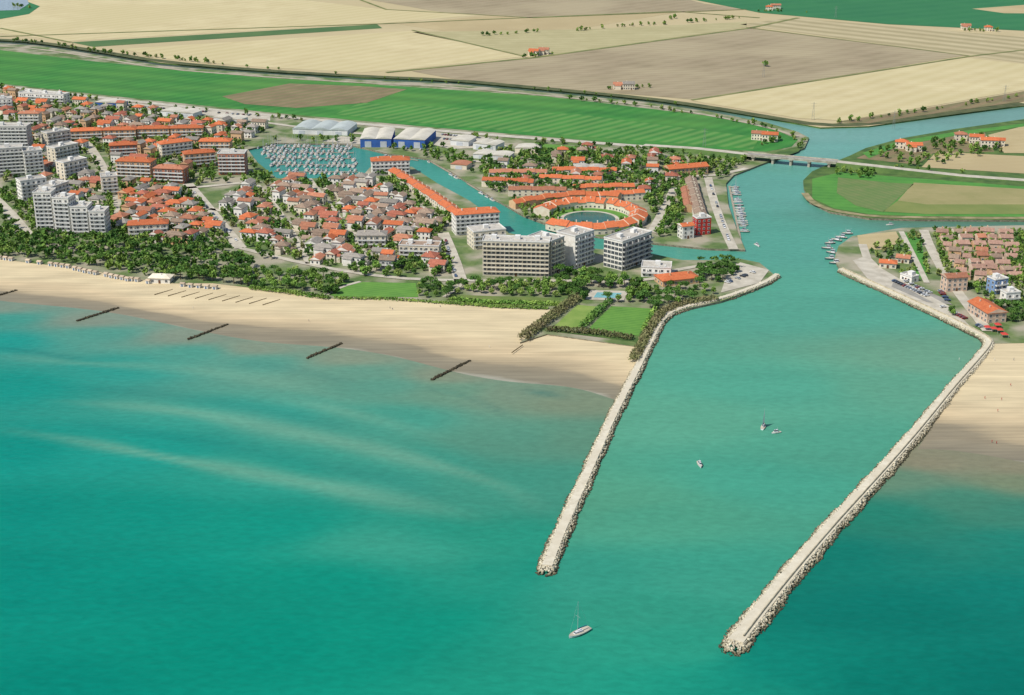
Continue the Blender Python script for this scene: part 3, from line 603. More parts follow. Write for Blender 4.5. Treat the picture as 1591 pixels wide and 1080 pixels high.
def hangar(a,b,depth,h,wall,roof,label,nb=2,rise=3.2):
    p=G(*a,LZ);q=G(*b,LZ);W=math.dist(p,q);ang=math.atan2(q[1]-p[1],q[0]-p[0])
    r=O('hangar',None,loc=(*p,LZ),rz=ang,label=label,category='warehouse')
    mb=MB();mb.box(0,0,-.3,W,depth,h);O('wall',mb.mesh('wall',[wall]),parent=r)
    mb=MB()
    for i in range(nb):
        x0=W*i/nb+(-.4 if i==0 else 0);x1=W*(i+1)/nb+(.4 if i==nb-1 else 0);K=8;pr=[(x0+(x1-x0)*t/K,h+.05+rise*math.sin(math.pi*t/K)) for t in range(K+1)]
        for (xa,za),(xb,zb) in zip(pr[:-1],pr[1:]):
            mb.quad((xa,-.4,za),(xb,-.4,zb),(xb,depth+.4,zb),(xa,depth+.4,za)); mb.quad((xa,-.4,h),(xb,-.4,h),(xb,-.4,zb),(xa,-.4,za)); mb.quad((xb,depth+.4,h),(xa,depth+.4,h),(xa,depth+.4,za),(xb,depth+.4,zb))
    O('roof',mb.mesh('roof',[roof]),parent=r)
    dm=MB();dm.box(-3,-.2,0,3,.02,h*.7);dm=dm.mesh('door',[M('hangar_door',(200,205,210))])
    for i in range(nb): O('door',dm,loc=(W*(i+.5)/nb,0,.05),parent=r)
    for t in np.arange(0,W+1,8):
        for d in np.arange(0,depth+1,8): OCC.append((p[0]+math.cos(ang)*t-math.sin(ang)*d,p[1]+math.sin(ang)*t+math.cos(ang)*d,6))
m_bl=M('cladding_blue',(62,104,176),(54,92,158),scale=.2);m_wr=M('roof_sheet_pale',(214,208,192),(190,184,168),scale=.1,det=6);m_ww=M('cladding_white',(234,234,230),scale=.1)
hangar((560,229),(608,229),46,8,m_bl,m_wr,'large blue boatyard hangar with pale low roof',2,1.6)
hangar((612,229),(660,231),46,8,m_bl,m_wr,'large blue boatyard hangar with pale low roof',2,1.6)
hangar((455,208),(540,211),36,5,m_ww,M('roof_sheet_grey',(186,194,190),(164,172,168),scale=.1,det=6),'wide white exhibition hall with grey curved roof',3,2.2)
hangar((700,226),(728,228),22,5,m_ww,m_wr,'white shopping hall with pale roof',1,1.5)
hangar((735,232),(770,236),18,6,m_ww,m_wr,'white shopping hall with pale roof',2,1.4)
hangar((735,246),(790,250),18,4,m_ww,m_wr,'white boatyard shed with pale roof near canal',2,1)
hangar((700,262),(725,264),14,4,W_CR,R_TC,'small shed with terracotta sheet roof beside canal',1,1.2)
hangar((148,166),(188,168),16,5,m_bl,m_wr,'small blue industrial shed',1,1.5)
hangar((250,180),(300,184),18,5,m_ww,m_wr,'white industrial shed beside road',2,1.5)
hangar((330,190),(372,194),16,5,m_ww,m_wr,'white industrial shed beside road',2,1.5)
hangar((800,238),(836,240),16,5,W_CR,m_wr,'cream workshop with pale roof',1,1.5)
hangar((890,272),(935,274),16,6,W_WH,RFL,'white two-bay building among trees',2,1.2)
def terrace(pts,wd,h,wall,rmat,label,rh=None,name='terrace_row',cat='terraced houses',win=True,wstep=4.2,jog=.5):
    pts=resample(pts,5); ns=normals(pts); N=len(pts); rh=rh or wd*.22
    cx,cy=pts[0]; r=O(name,None,loc=(cx,cy,LZ),label=label,category=cat)
    mb=MB();mw=MB()
    rows=[]
    for i,(x,y) in enumerate(pts):
        u=(i//2)%2*jog; rows.append((x-cx,y-cy,ns[i],u))
        OCC.append((x,y,wd/2+.5))
    for i in range(N-1):
        u=rows[i][3]; b=len(mb.v)
        for (x,y,(nx,ny),_) in (rows[i],rows[i+1]):
            for o,z in((-wd/2-.6,h+u-.1),(0,h+u+rh),(wd/2+.6,h+u-.1)): mb.v.append((x+nx*o,y+ny*o,z))
        for k in range(2): mb.f.append((b+k,b+3+k,b+4+k,b+1+k));mb.m.append(0)
        b=len(mw.v)
        for (x,y,(nx,ny),_) in (rows[i],rows[i+1]):
            for o,z in((-wd/2,-.5),(-wd/2,h+u),(0,h+u+rh-.12),(wd/2,h+u),(wd/2,-.5)): mw.v.append((x+nx*o,y+ny*o,z))
        for k in range(4): mw.f.append((b+k,b+5+k,b+6+k,b+1+k));mw.m.append(0)
        mw.f.append(tuple(b+k for k in range(4,-1,-1)));mw.m.append(0);mw.f.append(tuple(b+5+k for k in range(5)));mw.m.append(0)
        if i%2==1:
            x,y=rows[i][0]+ns[i][0]*wd*.2,rows[i][1]+ns[i][1]*wd*.2; mb.box(x-.4,y-.4,h+.2,x+.4,y+.4,h+rh+1.1,1)
    O('wall',mw.mesh('wall',[wall]),parent=r);O('roof',mb.mesh('roof',[rmat,wall]),parent=r)
    if win:
        L=[]; q=resample(pts,wstep); nq=normals(q)
        for i in range(1,len(q)-1):
            (x,y),(nx,ny)=q[i],nq[i]
            for z in ([1.6,4.4] if h>5 else [1.5]):
                for sd in(-1,1): L.append((x-cx+nx*sd*wd/2,y-cy+ny*sd*wd/2,z,math.atan2(ny*sd,nx*sd)+math.pi/2))
        L.sort(key=lambda t:t[1]); windows(r,L,1.3,1.3)
    return r
terrace(P([(612,274),(640,292),(680,318),(712,342)]),10,6,W_CR,R_OR,'long two-storey terrace with continuous orange roof beside canal')
def arc(c,r,a0,a1,n=16): return [(c[0]+r*math.cos(math.radians(a0+(a1-a0)*i/n)),c[1]+r*math.sin(math.radians(a0+(a1-a0)*i/n))) for i in range(n+1)]
RC=G(916,340,LZ)
terrace(arc(RC,38,-142,-38),13,4.6,W_CR,R_OR,'curved stepped terrace with orange roof around round pond',jog=.8)
terrace(arc(RC,38,-33,62),13,4.6,W_CR,R_OR,'curved stepped terrace with orange roof around round pond',jog=.8)
terrace(arc(RC,38,67,168),13,4.6,W_CR,R_OR,'curved stepped terrace with orange roof around round pond',jog=.8)
terrace([(RC[0]-60,RC[1]+32),(RC[0]-36,RC[1]+47)]+arc(RC,58,120,62,8),10,4.8,W_OC,R_OR,'curved outer terrace with orange roof behind round pond',jog=.8)
def disc(c,r,n=40): return arc(c,r,0,360,n)[:-1]
sheet('lawn',disc(RC,31),LZ+.15,m_lawn); sheet('pavement',disc(RC,23),LZ+.2,m_pave); sheet('water',disc(RC,20),LZ+.3,M('pond_teal',(56,116,98),(46,102,88),scale=.1,rough=.2,k=.7)); OCC.append((RC[0],RC[1],24))
for k in range(16):
    pass
for a,b,wm,rm in [((750,288),(830,292),W_CR,R_OR),((838,284),(935,288),W_CR,R_OR),((790,303),(880,304),W_CR,R_TC),((890,300),(985,298),W_OC,R_OR),((760,276),(850,276),W_WH,R_TC),((858,272),(958,274),W_CR,R_OR),((930,312),(1000,308),W_CR,R_OR)]:
    terrace(P([a,b]),9,5.6,wm,rm,'two-storey terrace row with tiled roof near canal')
terrace(P([(1072,286),(1078,310),(1088,344)]),9,5.5,W_CR,R_BR,'long terrace with brown roof beside quay road')
terrace(P([(1064,300),(1070,330)]),7,5,W_OC,R_TC,'terrace with terracotta roof beside quay road')
for i in range(8):
    x=1454+i*5+(i%2)*4; xe=1568+i*3; y=366+i*9.6
    while x<xe-10:
        ln=random.uniform(12,22); dy=random.uniform(-1.5,1.5)
        terrace(P([(x,y+dy),(x+ln,y+dy+random.uniform(-.5,2.0))]),random.uniform(7.5,8.5),random.choice((3.2,3.8,4.4)),random.choice((W_PK,W_OC,W_PK,W_CR)),random.choice((R_PK,R_PK,R_PK,R_PK,R_TC,R_BR)),'short holiday terrace with pinkish tiled roof among small gardens',wstep=4.5)
        x+=ln+random.uniform(4,7)
# ------------------------------------------------------------ houses
def house_mesh(W,D,h,kind,wing):
    mw=MB();mr=MB()
    mw.box(0,0,-.4,W,D,h,0)
    hip(mr,0,0,W,D,h,.6,min(W,D)*.25,0,kind=='gable',1)
    if wing:
        a,b=W*.15,W*.6; mw.box(a,-3.2,-.4,b,0.02,h-1.2,0)
        hip(mr,a,-3.2,b,1.0,h-1.25,.4,1.2,0,True,1)
    if wing==2:
        mw.box(W-.02,D*.2,-.4,W+4,D*.9,3.0,0); hip(mr,W-.02,D*.2,W+4,D*.9,3.0,.3,.9,0,False,1)
    mr.box(W*.3,D*.6,h+.3,W*.3+.8,D*.6+.8,h+min(W,D)*.23+.8,1)
    fl=2 if h>5 else 1
    for k in range(fl):
        z0=.9+k*2.8
        for i in range(int(W/3)):
            x=W*(i+.5)/int(W/3); 
            mw.box(x-.6,-.08,z0,x+.6,.01,z0+1.4,1); mw.box(x-.6,D-.01,z0,x+.6,D+.08,z0+1.4,1)
        for j in range(int(D/3.4)):
            y=D*(j+.5)/int(D/3.4); mw.box(-.08,y-.6,z0,.01,y+.6,z0+1.4,1);mw.box(W-.01,y-.6,z0,W+.08,y+.6,z0+1.4,1)
    mw.box(W*.7,-.12,0,W*.7+1.1,.01,2.2,2)
    return mw,mr
HV=[]
for W,D,h,kd,wg in [(11,8,5.8,'hip',0),(13,9,6.2,'gable',1),(9,8,5.6,'hip',2),(15,8,6.2,'gable',0),(10,10,6.4,'hip',1),(12,7,3.4,'gable',0),(10,7,8.4,'gable',0),(8,7,5.6,'gable',2),(14,7,6.4,'hip',2)]:
    HV.append((W,D,house_mesh(W,D,h,kd,wg)))
HM={}
DOOR=M('door_wood',(110,76,52))
HOUSES=[]
def house(x,y,ang,v,wall,roof,label,group):
    HOUSES.append((x,y,ang,v,wall,roof,label,group,random.uniform(.85,1.12))); W,D,_=HV[v]; OCC.append((x,y,max(W,D)*.4))
def flush_houses():
    HOUSES.sort(key=lambda t:t[0]**2+t[1]**2)
    mats=[];mb=MB()
    def mi(m):
        if m not in mats: mats.append(m)
        return mats.index(m)
    for n,(x,y,ang,v,wall,roof,label,group,sc) in enumerate(HOUSES):
        W,D,(mw,mr)=HV[v]; c,s=math.cos(ang),math.sin(ang); ox=x-(c*W/2-s*D/2); oy=y-(s*W/2+c*D/2)
        if n<296:
            kw=('w',v,wall.name);kr=('r',v,roof.name,wall.name)
            if kw not in HM: HM[kw]=mw.mesh('wall',[wall,GLS,DOOR])
            if kr not in HM: HM[kr]=mr.mesh('roof',[roof,wall])
            r=O('house',None,loc=(ox,oy,LZ),rz=ang,label=label,category='house',group=group,scale=(sc,2-sc if sc>1 else 1,.9+.2*abs(math.sin(n*1.7))))
            O('wall',HM[kw],parent=r);O('roof',HM[kr],parent=r)
        else:
            for src,mm in((mw,[wall,GLS,DOOR]),(mr,[roof,wall])):
                b=len(mb.v); mb.v+=[(ox+c*p[0]-s*p[1],oy+s*p[0]+c*p[1],LZ+p[2]) for p in src.v]
                mb.f+=[tuple(b+i for i in f) for f in src.f]; mb.m+=[mi(mm[k]) for k in src.m]
    if mb.v: O('distant_houses',mb.mesh('distant_houses',mats),kind='stuff',label='many far-off town houses with tiled roofs',category='houses')
RN={R_OR.name:'orange',R_TC.name:'terracotta',R_BR.name:'brown',R_GR.name:'grey',R_PK.name:'pinkish',R_RD.name:'red'}
WN={W_WH.name:'white',W_CR.name:'cream',W_OC.name:'ochre',W_GY.name:'grey',W_BE.name:'beige',W_BR.name:'brick'}
def zone(poly,au,av,du,dv,ori,roofs,walls,prob,group,rr=3.6):
    pw=P(poly); cx=sum(p[0] for p in pw)/len(pw);cy=sum(p[1] for p in pw)/len(pw)
    u=(math.cos(math.radians(au)),math.sin(math.radians(au)));v=(math.cos(math.radians(av)),math.sin(math.radians(av)))
    for j in range(-40,41):
        for i in range(-40,41):
            x=cx+u[0]*du*i+v[0]*dv*j+random.uniform(-2,2);y=cy+u[1]*du*i+v[1]*dv*j+random.uniform(-1.8,1.8)
            if not inside((x,y),pw) or random.random()>prob or not free((x,y),rr): continue
            rf=random.choice(roofs);wl=random.choice(walls);k=random.randrange(9)
            house(x,y,math.radians(ori+random.choice((0,0,0,90,90))+random.uniform(-6,6)),k,wl,rf,'%s villa with %s tiled roof among garden trees'%(WN[wl.name],RN[rf.name]) if k!=5 else 'low %s bungalow with %s tiled roof'%(WN[wl.name],RN[rf.name]),group)
zone([(385,286),(470,282),(580,282),(620,312),(705,362),(690,425),(600,424),(400,384),(340,330)],-16,118,16,16.5,-16,[R_GR,R_GR,R_BR,R_BR,R_TC,R_TC,R_RD,R_OR],[W_WH,W_CR,W_WH],.95,'villas between canal and pine wood')
zone([(188,286),(300,294),(362,384),(270,378),(180,368)],-16,118,16.5,16.5,-16,[R_GR,R_OR,R_TC,R_OR,R_BR,R_RD],[W_WH,W_CR,W_OC],.92,'villas behind pine wood')
zone([(0,142),(200,168),(330,186),(420,200),(390,222),(320,225),(300,290),(190,290),(140,300),(110,222),(0,215)],-14,80,19,21,-14,[R_OR,R_TC,R_GR,R_BR,R_OR,R_RD,R_GR],[W_WH,W_CR,W_OC],.88,'town houses near the green field')
zone([(740,232),(850,226),(1000,240),(1090,252),(1060,300),(1010,340),(990,300),(760,292)],-8,82,21,22,-8,[R_OR,R_TC,R_BR,R_RD],[W_WH,W_CR],.55,'houses north of the canal')
zone([(395,395),(500,418),(590,430),(590,405),(420,388)],-16,80,17,13,-16,[R_GR,R_BR,R_TC],[W_WH,W_CR],.9,'seafront villas')
zone([(0,215),(70,222),(170,300),(180,360),(60,300)],-16,80,19,19,-16,[R_GR,R_TC,R_OR],[W_WH,W_CR],.8,'town houses between the tower blocks')
for px,py,rf in [(830,86,R_OR),(845,84,R_TC),(962,138,R_TC),(978,139,R_GR),(1418,234,R_OR),(1492,218,R_TC),(1535,228,R_OR),(1548,226,R_OR),(1180,217,R_TC),(1196,219,R_OR),(1195,16,R_OR),(1535,48,R_OR),(1500,46,R_TC),(1400,230,R_OR),(1205,14,R_TC),(1518,222,R_OR)]:
    x,y=G(px,py,LZ); 
    if free((x,y),3): house(x,y,math.radians(random.uniform(-20,0)),random.choice((0,1,3)),W_CR,rf,'cream farmhouse with %s tiled roof among fields'%RN[rf.name],'farmhouses among the fields')
flush_houses()
# ------------------------------------------------------------ vegetation
def leafmat(name,c1,c2,c3):
    m=M(name,c1,c2,scale=.25,rnd=.25,k=.98,det=3,rough=.9,spec=.1,contrast=(.3,.7),big=(c3,.07)); return m
L_DK=leafmat('pine_foliage',(76,112,54),(56,90,42),(98,130,60)); L_MD=leafmat('leaf_foliage',(112,146,66),(82,120,54),(136,160,78)); L_YG=leafmat('spring_foliage',(152,172,88),(120,150,72),(136,140,90)); L_BR=leafmat('bare_shrub',(126,118,86),(98,96,66),(108,112,72))
def leaves(C,S):
    n=len(C); q=np.array([(-1,-1,0),(1,-1,0),(1,1,0),(-1,1,0)],float)
    sh=q[None]*(np.asarray(S)/2)[:,None,None]*RNG.uniform(.6,1.2,(n,4,1))
    V=np.einsum('nij,nkj->nki',rotmats(n),sh)+np.asarray(C)[:,None,:]
    return V.reshape(-1,3),(np.arange(n*4).reshape(n,4))
def crownpts(R,hz,kind,nc,npc,seed):
    rg=np.random.default_rng(seed); C=[]
    for _ in range(nc):
        d=rg.normal(size=3); d/=np.linalg.norm(d); rr=rg.uniform(.45,1)
        if kind=='umb': c=np.array([d[0]*R*rr,d[1]*R*rr,abs(d[2])*hz*.5*rr+hz*.1])
        else: c=np.array([d[0]*R*rr*.9,d[1]*R*rr*.9,d[2]*hz*.5*rr])
        C.append(c+rg.normal(size=(npc,3))*np.array([R*.17,R*.17,hz*.08]))
    return np.concatenate(C)
TK=[]
SPEC=[('umb',4.6,4.2,6.2,L_DK),('umb',3.8,3.6,5.2,L_DK),('rnd',3.4,5.6,4.4,L_MD),('rnd',2.8,5.0,3.9,L_YG),('rnd',3.2,5.0,4.2,L_DK),('col',1.5,8.5,5.0,L_DK),('rnd',3.0,6.0,4.5,L_MD)]
for i,(kd,R,hz,cz,lm) in enumerate(SPEC):
    C=crownpts(R,hz,kd,34,14,i+10)+np.array([0,0,cz]); V,Q=leaves(C,RNG.uniform(.5,1.15,len(C)))
    cm=npmesh('crown',V,Q,[lm])
    mb=MB(); mb.tube((0,0,-.3),(.15,.1,cz-hz*.25),.32,.2,7)
    for k in range(5):
        a=k*1.256+i; mb.tube((.1,.1,cz-hz*.35),(math.cos(a)*R*.55,math.sin(a)*R*.55,cz+hz*.12),.15,.05,5)
    TK.append((mb.mesh('trunk',[TRK]),cm,crownpts(R,hz,kd,10,8,i+50)+np.array([0,0,cz]),lm))
TREES=[];HASH={}
def tfree(p,r):
    i,j=int(p[0]//8),int(p[1]//8)
    for a in(-1,0,1):
        for b in(-1,0,1):
            for q in HASH.get((i+a,j+b),[]):
                if (q[0]-p[0])**2+(q[1]-p[1])**2<r*r: return False
    return True
def addtree(p,k,s):
    TREES.append((p[0],p[1],k,s)); HASH.setdefault((int(p[0]//8),int(p[1]//8)),[]).append(p)
def forest(poly,n,sp,kinds,sc=(.8,1.15),clear=1.2):
    pw=P(poly); x0=min(p[0] for p in pw);x1=max(p[0] for p in pw);y0=min(p[1] for p in pw);y1=max(p[1] for p in pw); c=0;t=0
    while c<n and t<n*9:
        t+=1;p=(random.uniform(x0,x1),random.uniform(y0,y1))
        if inside(p,pw) and tfree(p,sp) and free(p,clear): addtree(p,random.choice(kinds),random.uniform(*sc)); c+=1
def treeline(pts,step,kinds,sc=(.7,1.1),jit=2,prob=1):
    ph=random.random()*6
    for i,p in enumerate(resample(P(pts),step)):
        q=(p[0]+random.uniform(-jit,jit),p[1]+random.uniform(-jit,jit))
        if random.random()<prob*(.55+.45*math.sin(i*.55+ph)+.25) and free(q,.5): addtree(q,random.choice(kinds),random.uniform(*sc))
occpoly([(916,447),(978,449),(972,470),(906,468)])
for t in range(22):
    x=random.uniform(200,700);y=380+(x-200)*.12+random.uniform(0,26); OCC.append((*G(x,y,LZ),random.uniform(3,6)))
forest([(-120,352),(0,362),(90,370),(200,374),(330,386),(392,404),(388,446),(330,438),(250,433),(110,410),(0,398),(-120,380)],540,5,[0,0,1,4,2,6,2],(.75,1.1),.3)
forest([(388,448),(392,420),(480,428),(540,438),(520,458),(440,452)],70,5,[0,2,4,3,6],(.6,.9),.3)
forest([(650,438),(700,446),(720,455),(700,464),(650,462)],22,5,[0,2,4,3,6],(.55,.85),.3)
forest([(865,425),(935,430),(1000,440),(1010,470),(920,470),(865,458)],95,5,[0,1,4,6,2],(.7,1.0),.5)
forest([(1080,412),(1140,408),(1148,425),(1120,440),(1085,436)],60,4.6,[0,1,4],(.65,.95),.5)
forest([(1000,450),(1040,448),(1090,446),(1115,456),(1060,472),(1020,484),(1005,478)],50,5,[0,1,4,2],(.55,.85),.5)
forest([(716,442),(868,440),(872,462),(800,460),(710,454)],80,5.2,[2,4,0,3,6],(.6,.9),.4)
forest([(385,286),(560,278),(620,312),(700,365),(716,430),(600,434),(400,400),(330,325)],440,4.6,[2,3,4,6,4,2,3,6],(.6,.95),-.6)
forest([(170,288),(296,298),(362,384),(270,378),(170,368)],220,4.6,[2,4,3,6,3,4],(.62,.95),-.6)
forest([(585,278),(615,284),(700,345),(690,362),(600,300)],85,4.6,[4,0,2,6],(.7,1.0),.4)
forest([(0,145),(200,170),(420,200),(380,225),(400,262),(430,284),(310,290),(160,300),(0,330)],560,5,[2,3,4,6,3,4],(.65,1.0),-.3)
forest([(0,300),(60,290),(175,305),(180,372),(90,372),(0,362)],150,4.8,[4,0,2,6],(.65,1.0),.0)
forest([(385,222),(540,215),(700,230),(640,236),(540,222),(430,219)],40,5.5,[2,4,6],(.6,.95),.3);forest([(640,236),(700,236),(780,262),(740,270),(690,256)],36,5.5,[2,4,6],(.6,.95),.3)
forest([(740,232),(1000,238),(1120,255),(1060,300),(1020,350),(1000,310),(760,300)],420,5.2,[4,2,0,6,3],(.7,1.05),-.1)
forest([(790,308),(860,316),(1000,350),(1010,372),(900,362),(820,340)],80,5,[2,4,6,5],(.5,.8),.3)
forest([(1030,300),(1062,300),(1060,360),(1020,370),(1015,350)],60,5.2,[2,6,4],(.65,.95),.4)
forest([(1104,250),(1160,250),(1120,280),(1100,272)],30,6,[2,4,6],(.6,1))
forest([(1300,262),(1360,268),(1350,278),(1300,272)],22,6,[4,6,2],(.6,.9))
forest([(1340,388),(1400,376),(1430,360),(1460,430),(1440,430),(1400,432)],50,5.5,[2,3,4],(.5,.85))
forest([(1560,372),(1600,372),(1600,450),(1570,440)],80,5,[4,2,6],(.6,.95),.2);forest([(1560,478),(1600,475),(1600,500),(1570,500)],20,5.5,[0,4],(.65,.95))
forest([(1450,360),(1600,360),(1600,450),(1470,448)],200,4.0,[4,2,3,6],(.42,.72),-1.4);forest([(1505,440),(1600,440),(1600,475),(1540,490)],45,4.6,[4,2,3],(.5,.85),.2)
forest([(1340,240),(1440,222),(1520,210),(1560,236),(1430,262)],50,7,[2,4,6],(.6,1))
for pts,st in [([(750,56),(835,50)],6),([(895,48),(960,42),(1035,38)],6),([(1060,36),(1160,28)],6),([(1175,18),(1250,20)],6),([(815,90),(860,84)],5),([(945,140),(1010,136)],6),([(1495,48),(1560,50)],6),([(1180,225),(1230,215)],6),([(640,206),(1100,242)],8),([(0,63),(60,67),(150,81),(330,99)],7),([(850,152),(1000,166),(1100,182),(1200,200),(1250,222),(1240,234)],8),([(1290,258),(1400,264),(1500,270),(1591,278)],7),([(1300,192),(1430,175),(1591,150)],9),([(1480,232),(1560,236)],6),([(0,138),(150,156),(300,172),(480,188)],8),([(-20,6),(60,14)],8),([(1440,458),(1500,500)],9)]:
    treeline(pts,st,[2,4,6,3],(.4,.95),3.5,.85)
treeline([(330,100),(600,123),(850,141),(1050,162)],16,[2,6],(.35,.65),3,.7)
treeline([(1180,100),(1190,104)],6,[2]);treeline([(1040,30),(1050,28)],6,[2])
TREES.sort(key=lambda t:t[0]**2+t[1]**2)
KN=['umbrella pine with broad dark crown','umbrella pine with broad dark crown','broadleaf tree with mid green crown','broadleaf tree with pale spring leaves','dense dark evergreen tree','slender dark cypress','tall leafy green tree']
for x,y,k,s in TREES[:295]:
    sx=random.uniform(.88,1.12)
    r=O('tree',None,loc=(x,y,LZ),rz=random.random()*6.28,label=KN[k]+' on town ground',category='tree',group='trees around the seaside town',scale=(s*sx,s*sx,s))
    O('trunk',TK[k][0],parent=r);O('crown',TK[k][1],parent=r)
Vs=[];mi=[];LM=[L_DK,L_MD,L_YG];
for x,y,k,s in TREES[295:]:
    a=random.random()*6.28;c,sn=math.cos(a),math.sin(a);p=TK[k][2]*s; p=np.stack([p[:,0]*c-p[:,1]*sn+x,p[:,0]*sn+p[:,1]*c+y,p[:,2]+LZ],1)
    V,_=leaves(p,RNG.uniform(1.0,2.0,len(p))*s); Vs.append(V); mi+= [LM.index(TK[k][3])]*len(p)
V=np.concatenate(Vs); me=npmesh('wood',V,np.arange(len(V)).reshape(-1,4),LM); me.polygons.foreach_set('material_index',mi); O('tree_mass',me,kind='stuff',label='many garden and roadside trees seen far off',category='trees')
def hedge(pts,wd,h,mat,label,name='hedge',dens=3.0):
    q=resample(P(pts),1.0);ns=normals(q);C=[]
    for (x,y),(nx,ny) in zip(q,ns):
        for _ in range(int(dens*wd)):
            o=random.uniform(-wd/2,wd/2); C.append((x+nx*o+random.uniform(-.6,.6),y+ny*o+random.uniform(-.6,.6),LZ+h*(1-(abs(o)/wd)**2*1.2)*random.uniform(.25,1.1)))
    V,Q=leaves(np.array(C),RNG.uniform(.6,1.3,len(C))); O(name,npmesh('hedge',V,Q,[mat]),label=label,category='hedge')
field([(897,474),(932,477),(902,510),(858,510)],M('garden_lawn',(148,170,86),(120,152,68),scale=.08,k=.74,det=6),LZ+.15,'lawn')
field([(950,476),(1014,480),(992,522),(912,513)],m_lawn,LZ+.15,'lawn')
field([(528,438),(646,440),(650,462),(520,461),(505,456)],m_lawn,LZ+.15,'lawn')
field([(700,458),(870,464),(868,476),(770,475),(700,469)],M('rough_grass',(124,138,74),(94,120,56),scale=.1,k=.76,det=6),LZ+.15,'lawn')
strip('path',P([(500,462),(530,446),(560,438)]),3,LZ+.3,m_pave);strip('path',P([(690,462),(712,448),(718,438)]),3,LZ+.3,m_pave)
field([(1200,250),(1240,236),(1250,225),(1200,238),(1150,246)],m_dkg,LZ+.15)
field([(820,222),(900,228),(890,246),(810,236)],m_lawn,LZ+.15,'lawn')
field([(846,514),(985,531),(1003,542),(1018,514),(1030,492),(1012,480),(990,524),(860,512)],m_dkg,LZ+.12)
sheet('water',P([(928,455),(966,456),(960,464),(922,463)]),LZ+.4,M('pool_water',(140,198,202),(122,186,192),scale=.2,rough=.15,k=.74));sheet('pavement',P([(918,451),(976,453),(969,468),(909,466)]),LZ+.3,m_pave)
hedge([(896,466),(860,492),(812,528)],7,4,L_BR,'tall brownish shrub belt between sand and garden');hedge([(850,514),(915,518),(982,528)],5,3.2,L_BR,'brownish shrub hedge along sand edge')
hedge([(1112,466),(1060,474),(1030,486),(1010,512),(996,540),(984,562)],6,3.4,L_BR,'brown reedy shrubs lining inner side of jetty');hedge([(948,470),(925,490),(905,510)],4.5,3.6,L_DK,'dark green hedge between two lawns')
hedge([(1020,478),(1000,516)],3,3,L_MD,'green hedge beside sports lawn')
hedge([(520,464),(600,465),(700,472),(780,478),(850,480)],3,1.4,L_MD,'low dune shrubs along beach edge',dens=2.5);hedge([(390,448),(440,454),(510,464)],5,2,L_MD,'low dune shrubs along beach edge')
hedge([(870,474),(740,470),(700,466)],5,2,L_MD,'low green shrubs on dune edge')
# ------------------------------------------------------------ boats
m_hull=M('boat_hull_white',(230,232,232),(214,216,218),scale=.5,rough=.3,rnd=.1);m_navy=M('boat_hull_navy',(40,56,90),rough=.3);m_deck=M('boat_deck',(196,186,166));m_mast=M('mast_metal',(200,202,204),rough=.4);m_cov=M('sail_cover_blue',(52,78,130));m_sail=M('sail_cloth',(240,238,230))
def hullmesh(L,B,D,mat):
    n=10;mb=MB();rows=[]
    for i in range(n+1):
        t=i/n; w=B/2*(math.sin(math.pi*min(1,.22+t*.62))**.9 if t<.55 else math.cos((t-.55)/.45*math.pi/2)**.75)
        if t==1:w=.03
        x=-L/2+L*t; sh=D*(.85+.3*t*t)
        rows.append([(x,-w,sh),(x-.1*t,-w*.85,sh*.35),(x-.25*t,-w*.35,-.25),(x-.25*t,w*.35,-.25),(x-.1*t,w*.85,sh*.35),(x,w,sh)])
    for r in rows: mb.v+=r
    for i in range(n):
        for k in range(5): mb.f.append((6*i+k,6*i+k+1,6*i+7+k,6*i+6+k));mb.m.append(0)
        mb.f.append((6*i+5,6*i,6*i+6,6*i+11));mb.m.append(1)
    mb.f.append((5,4,3,2,1,0));mb.m.append(0)
    return mb.mesh('hull',[mat,m_deck])
def cabinmesh(x0,x1,w0,w1,z0,h):
    mb=MB()
    for z,s in((z0,1),(z0+h*.5,.95),(z0+h,.8)):
        mb.v+=[(x0*1,-w0*s,z),(x1*s if x1>0 else x1,-w1*s,z),(x1*s if x1>0 else x1,w1*s,z),(x0,w0*s,z)]
    for k in range(4):
        j=(k+1)%4; mb.f.append((k,j,4+j,4+k));mb.m.append(0); mb.f.append((4+k,4+j,8+j,8+k));mb.m.append(1)
    mb.f.append((8,9,10,11));mb.m.append(0)
    return mb.mesh('cabin',[m_hull,GLS])
def mk_sail(L,mat=m_hull,cov=m_cov):
    B=L*.31;D=L*.1;mh=L*1.35
    mm=MB();mm.tube((L*.08,0,D),(L*.08,0,mh),.09,.05,6);mm.tube((L*.08,0,mh*.55),(L*.08,B*.4,mh*.55),.03,.03,4);mm.tube((L*.08,0,mh*.55),(L*.08,-B*.4,mh*.55),.03,.03,4);mm.tube((L*.49,0,D),(L*.08,0,mh),.02,.02,3);mm.tube((-L*.48,0,D),(L*.08,0,mh),.02,.02,3)
    bm=MB();bm.tube((L*.06,0,D+1.5),(-L*.34,0,D+1.4),.2,.13,7)
    return [('hull',hullmesh(L,B,D,mat)),('cabin',cabinmesh(-L*.12,L*.25,B*.3,B*.18,D,.55)),('mast',mm.mesh('mast',[m_mast])),('boom',bm.mesh('boom',[cov]))]
def mk_motor(L):
    B=L*.33;D=L*.13
    mb=MB();mb.tube((-L*.1,0,D+1.1),(-L*.1,0,D+2.3),.05,.05,5)
    wm=MB();wm.quad((L*.2,-B*.28,D+.5),(L*.2,B*.28,D+.5),(L*.08,B*.26,D+1.4),(L*.08,-B*.26,D+1.4))
    return [('hull',hullmesh(L,B,D,m_hull)),('cabin',cabinmesh(-L*.15,L*.28,B*.34,B*.22,D,1.2)),('antenna',mb.mesh('antenna',[m_mast])),('windshield',wm.mesh('windshield',[GLS]))]
SB=[mk_sail(9),mk_sail(11),mk_sail(8,m_navy),mk_sail(10,m_hull,m_sail)];MBt=[mk_motor(6),mk_motor(8),mk_motor(10.5)]
nb_=0
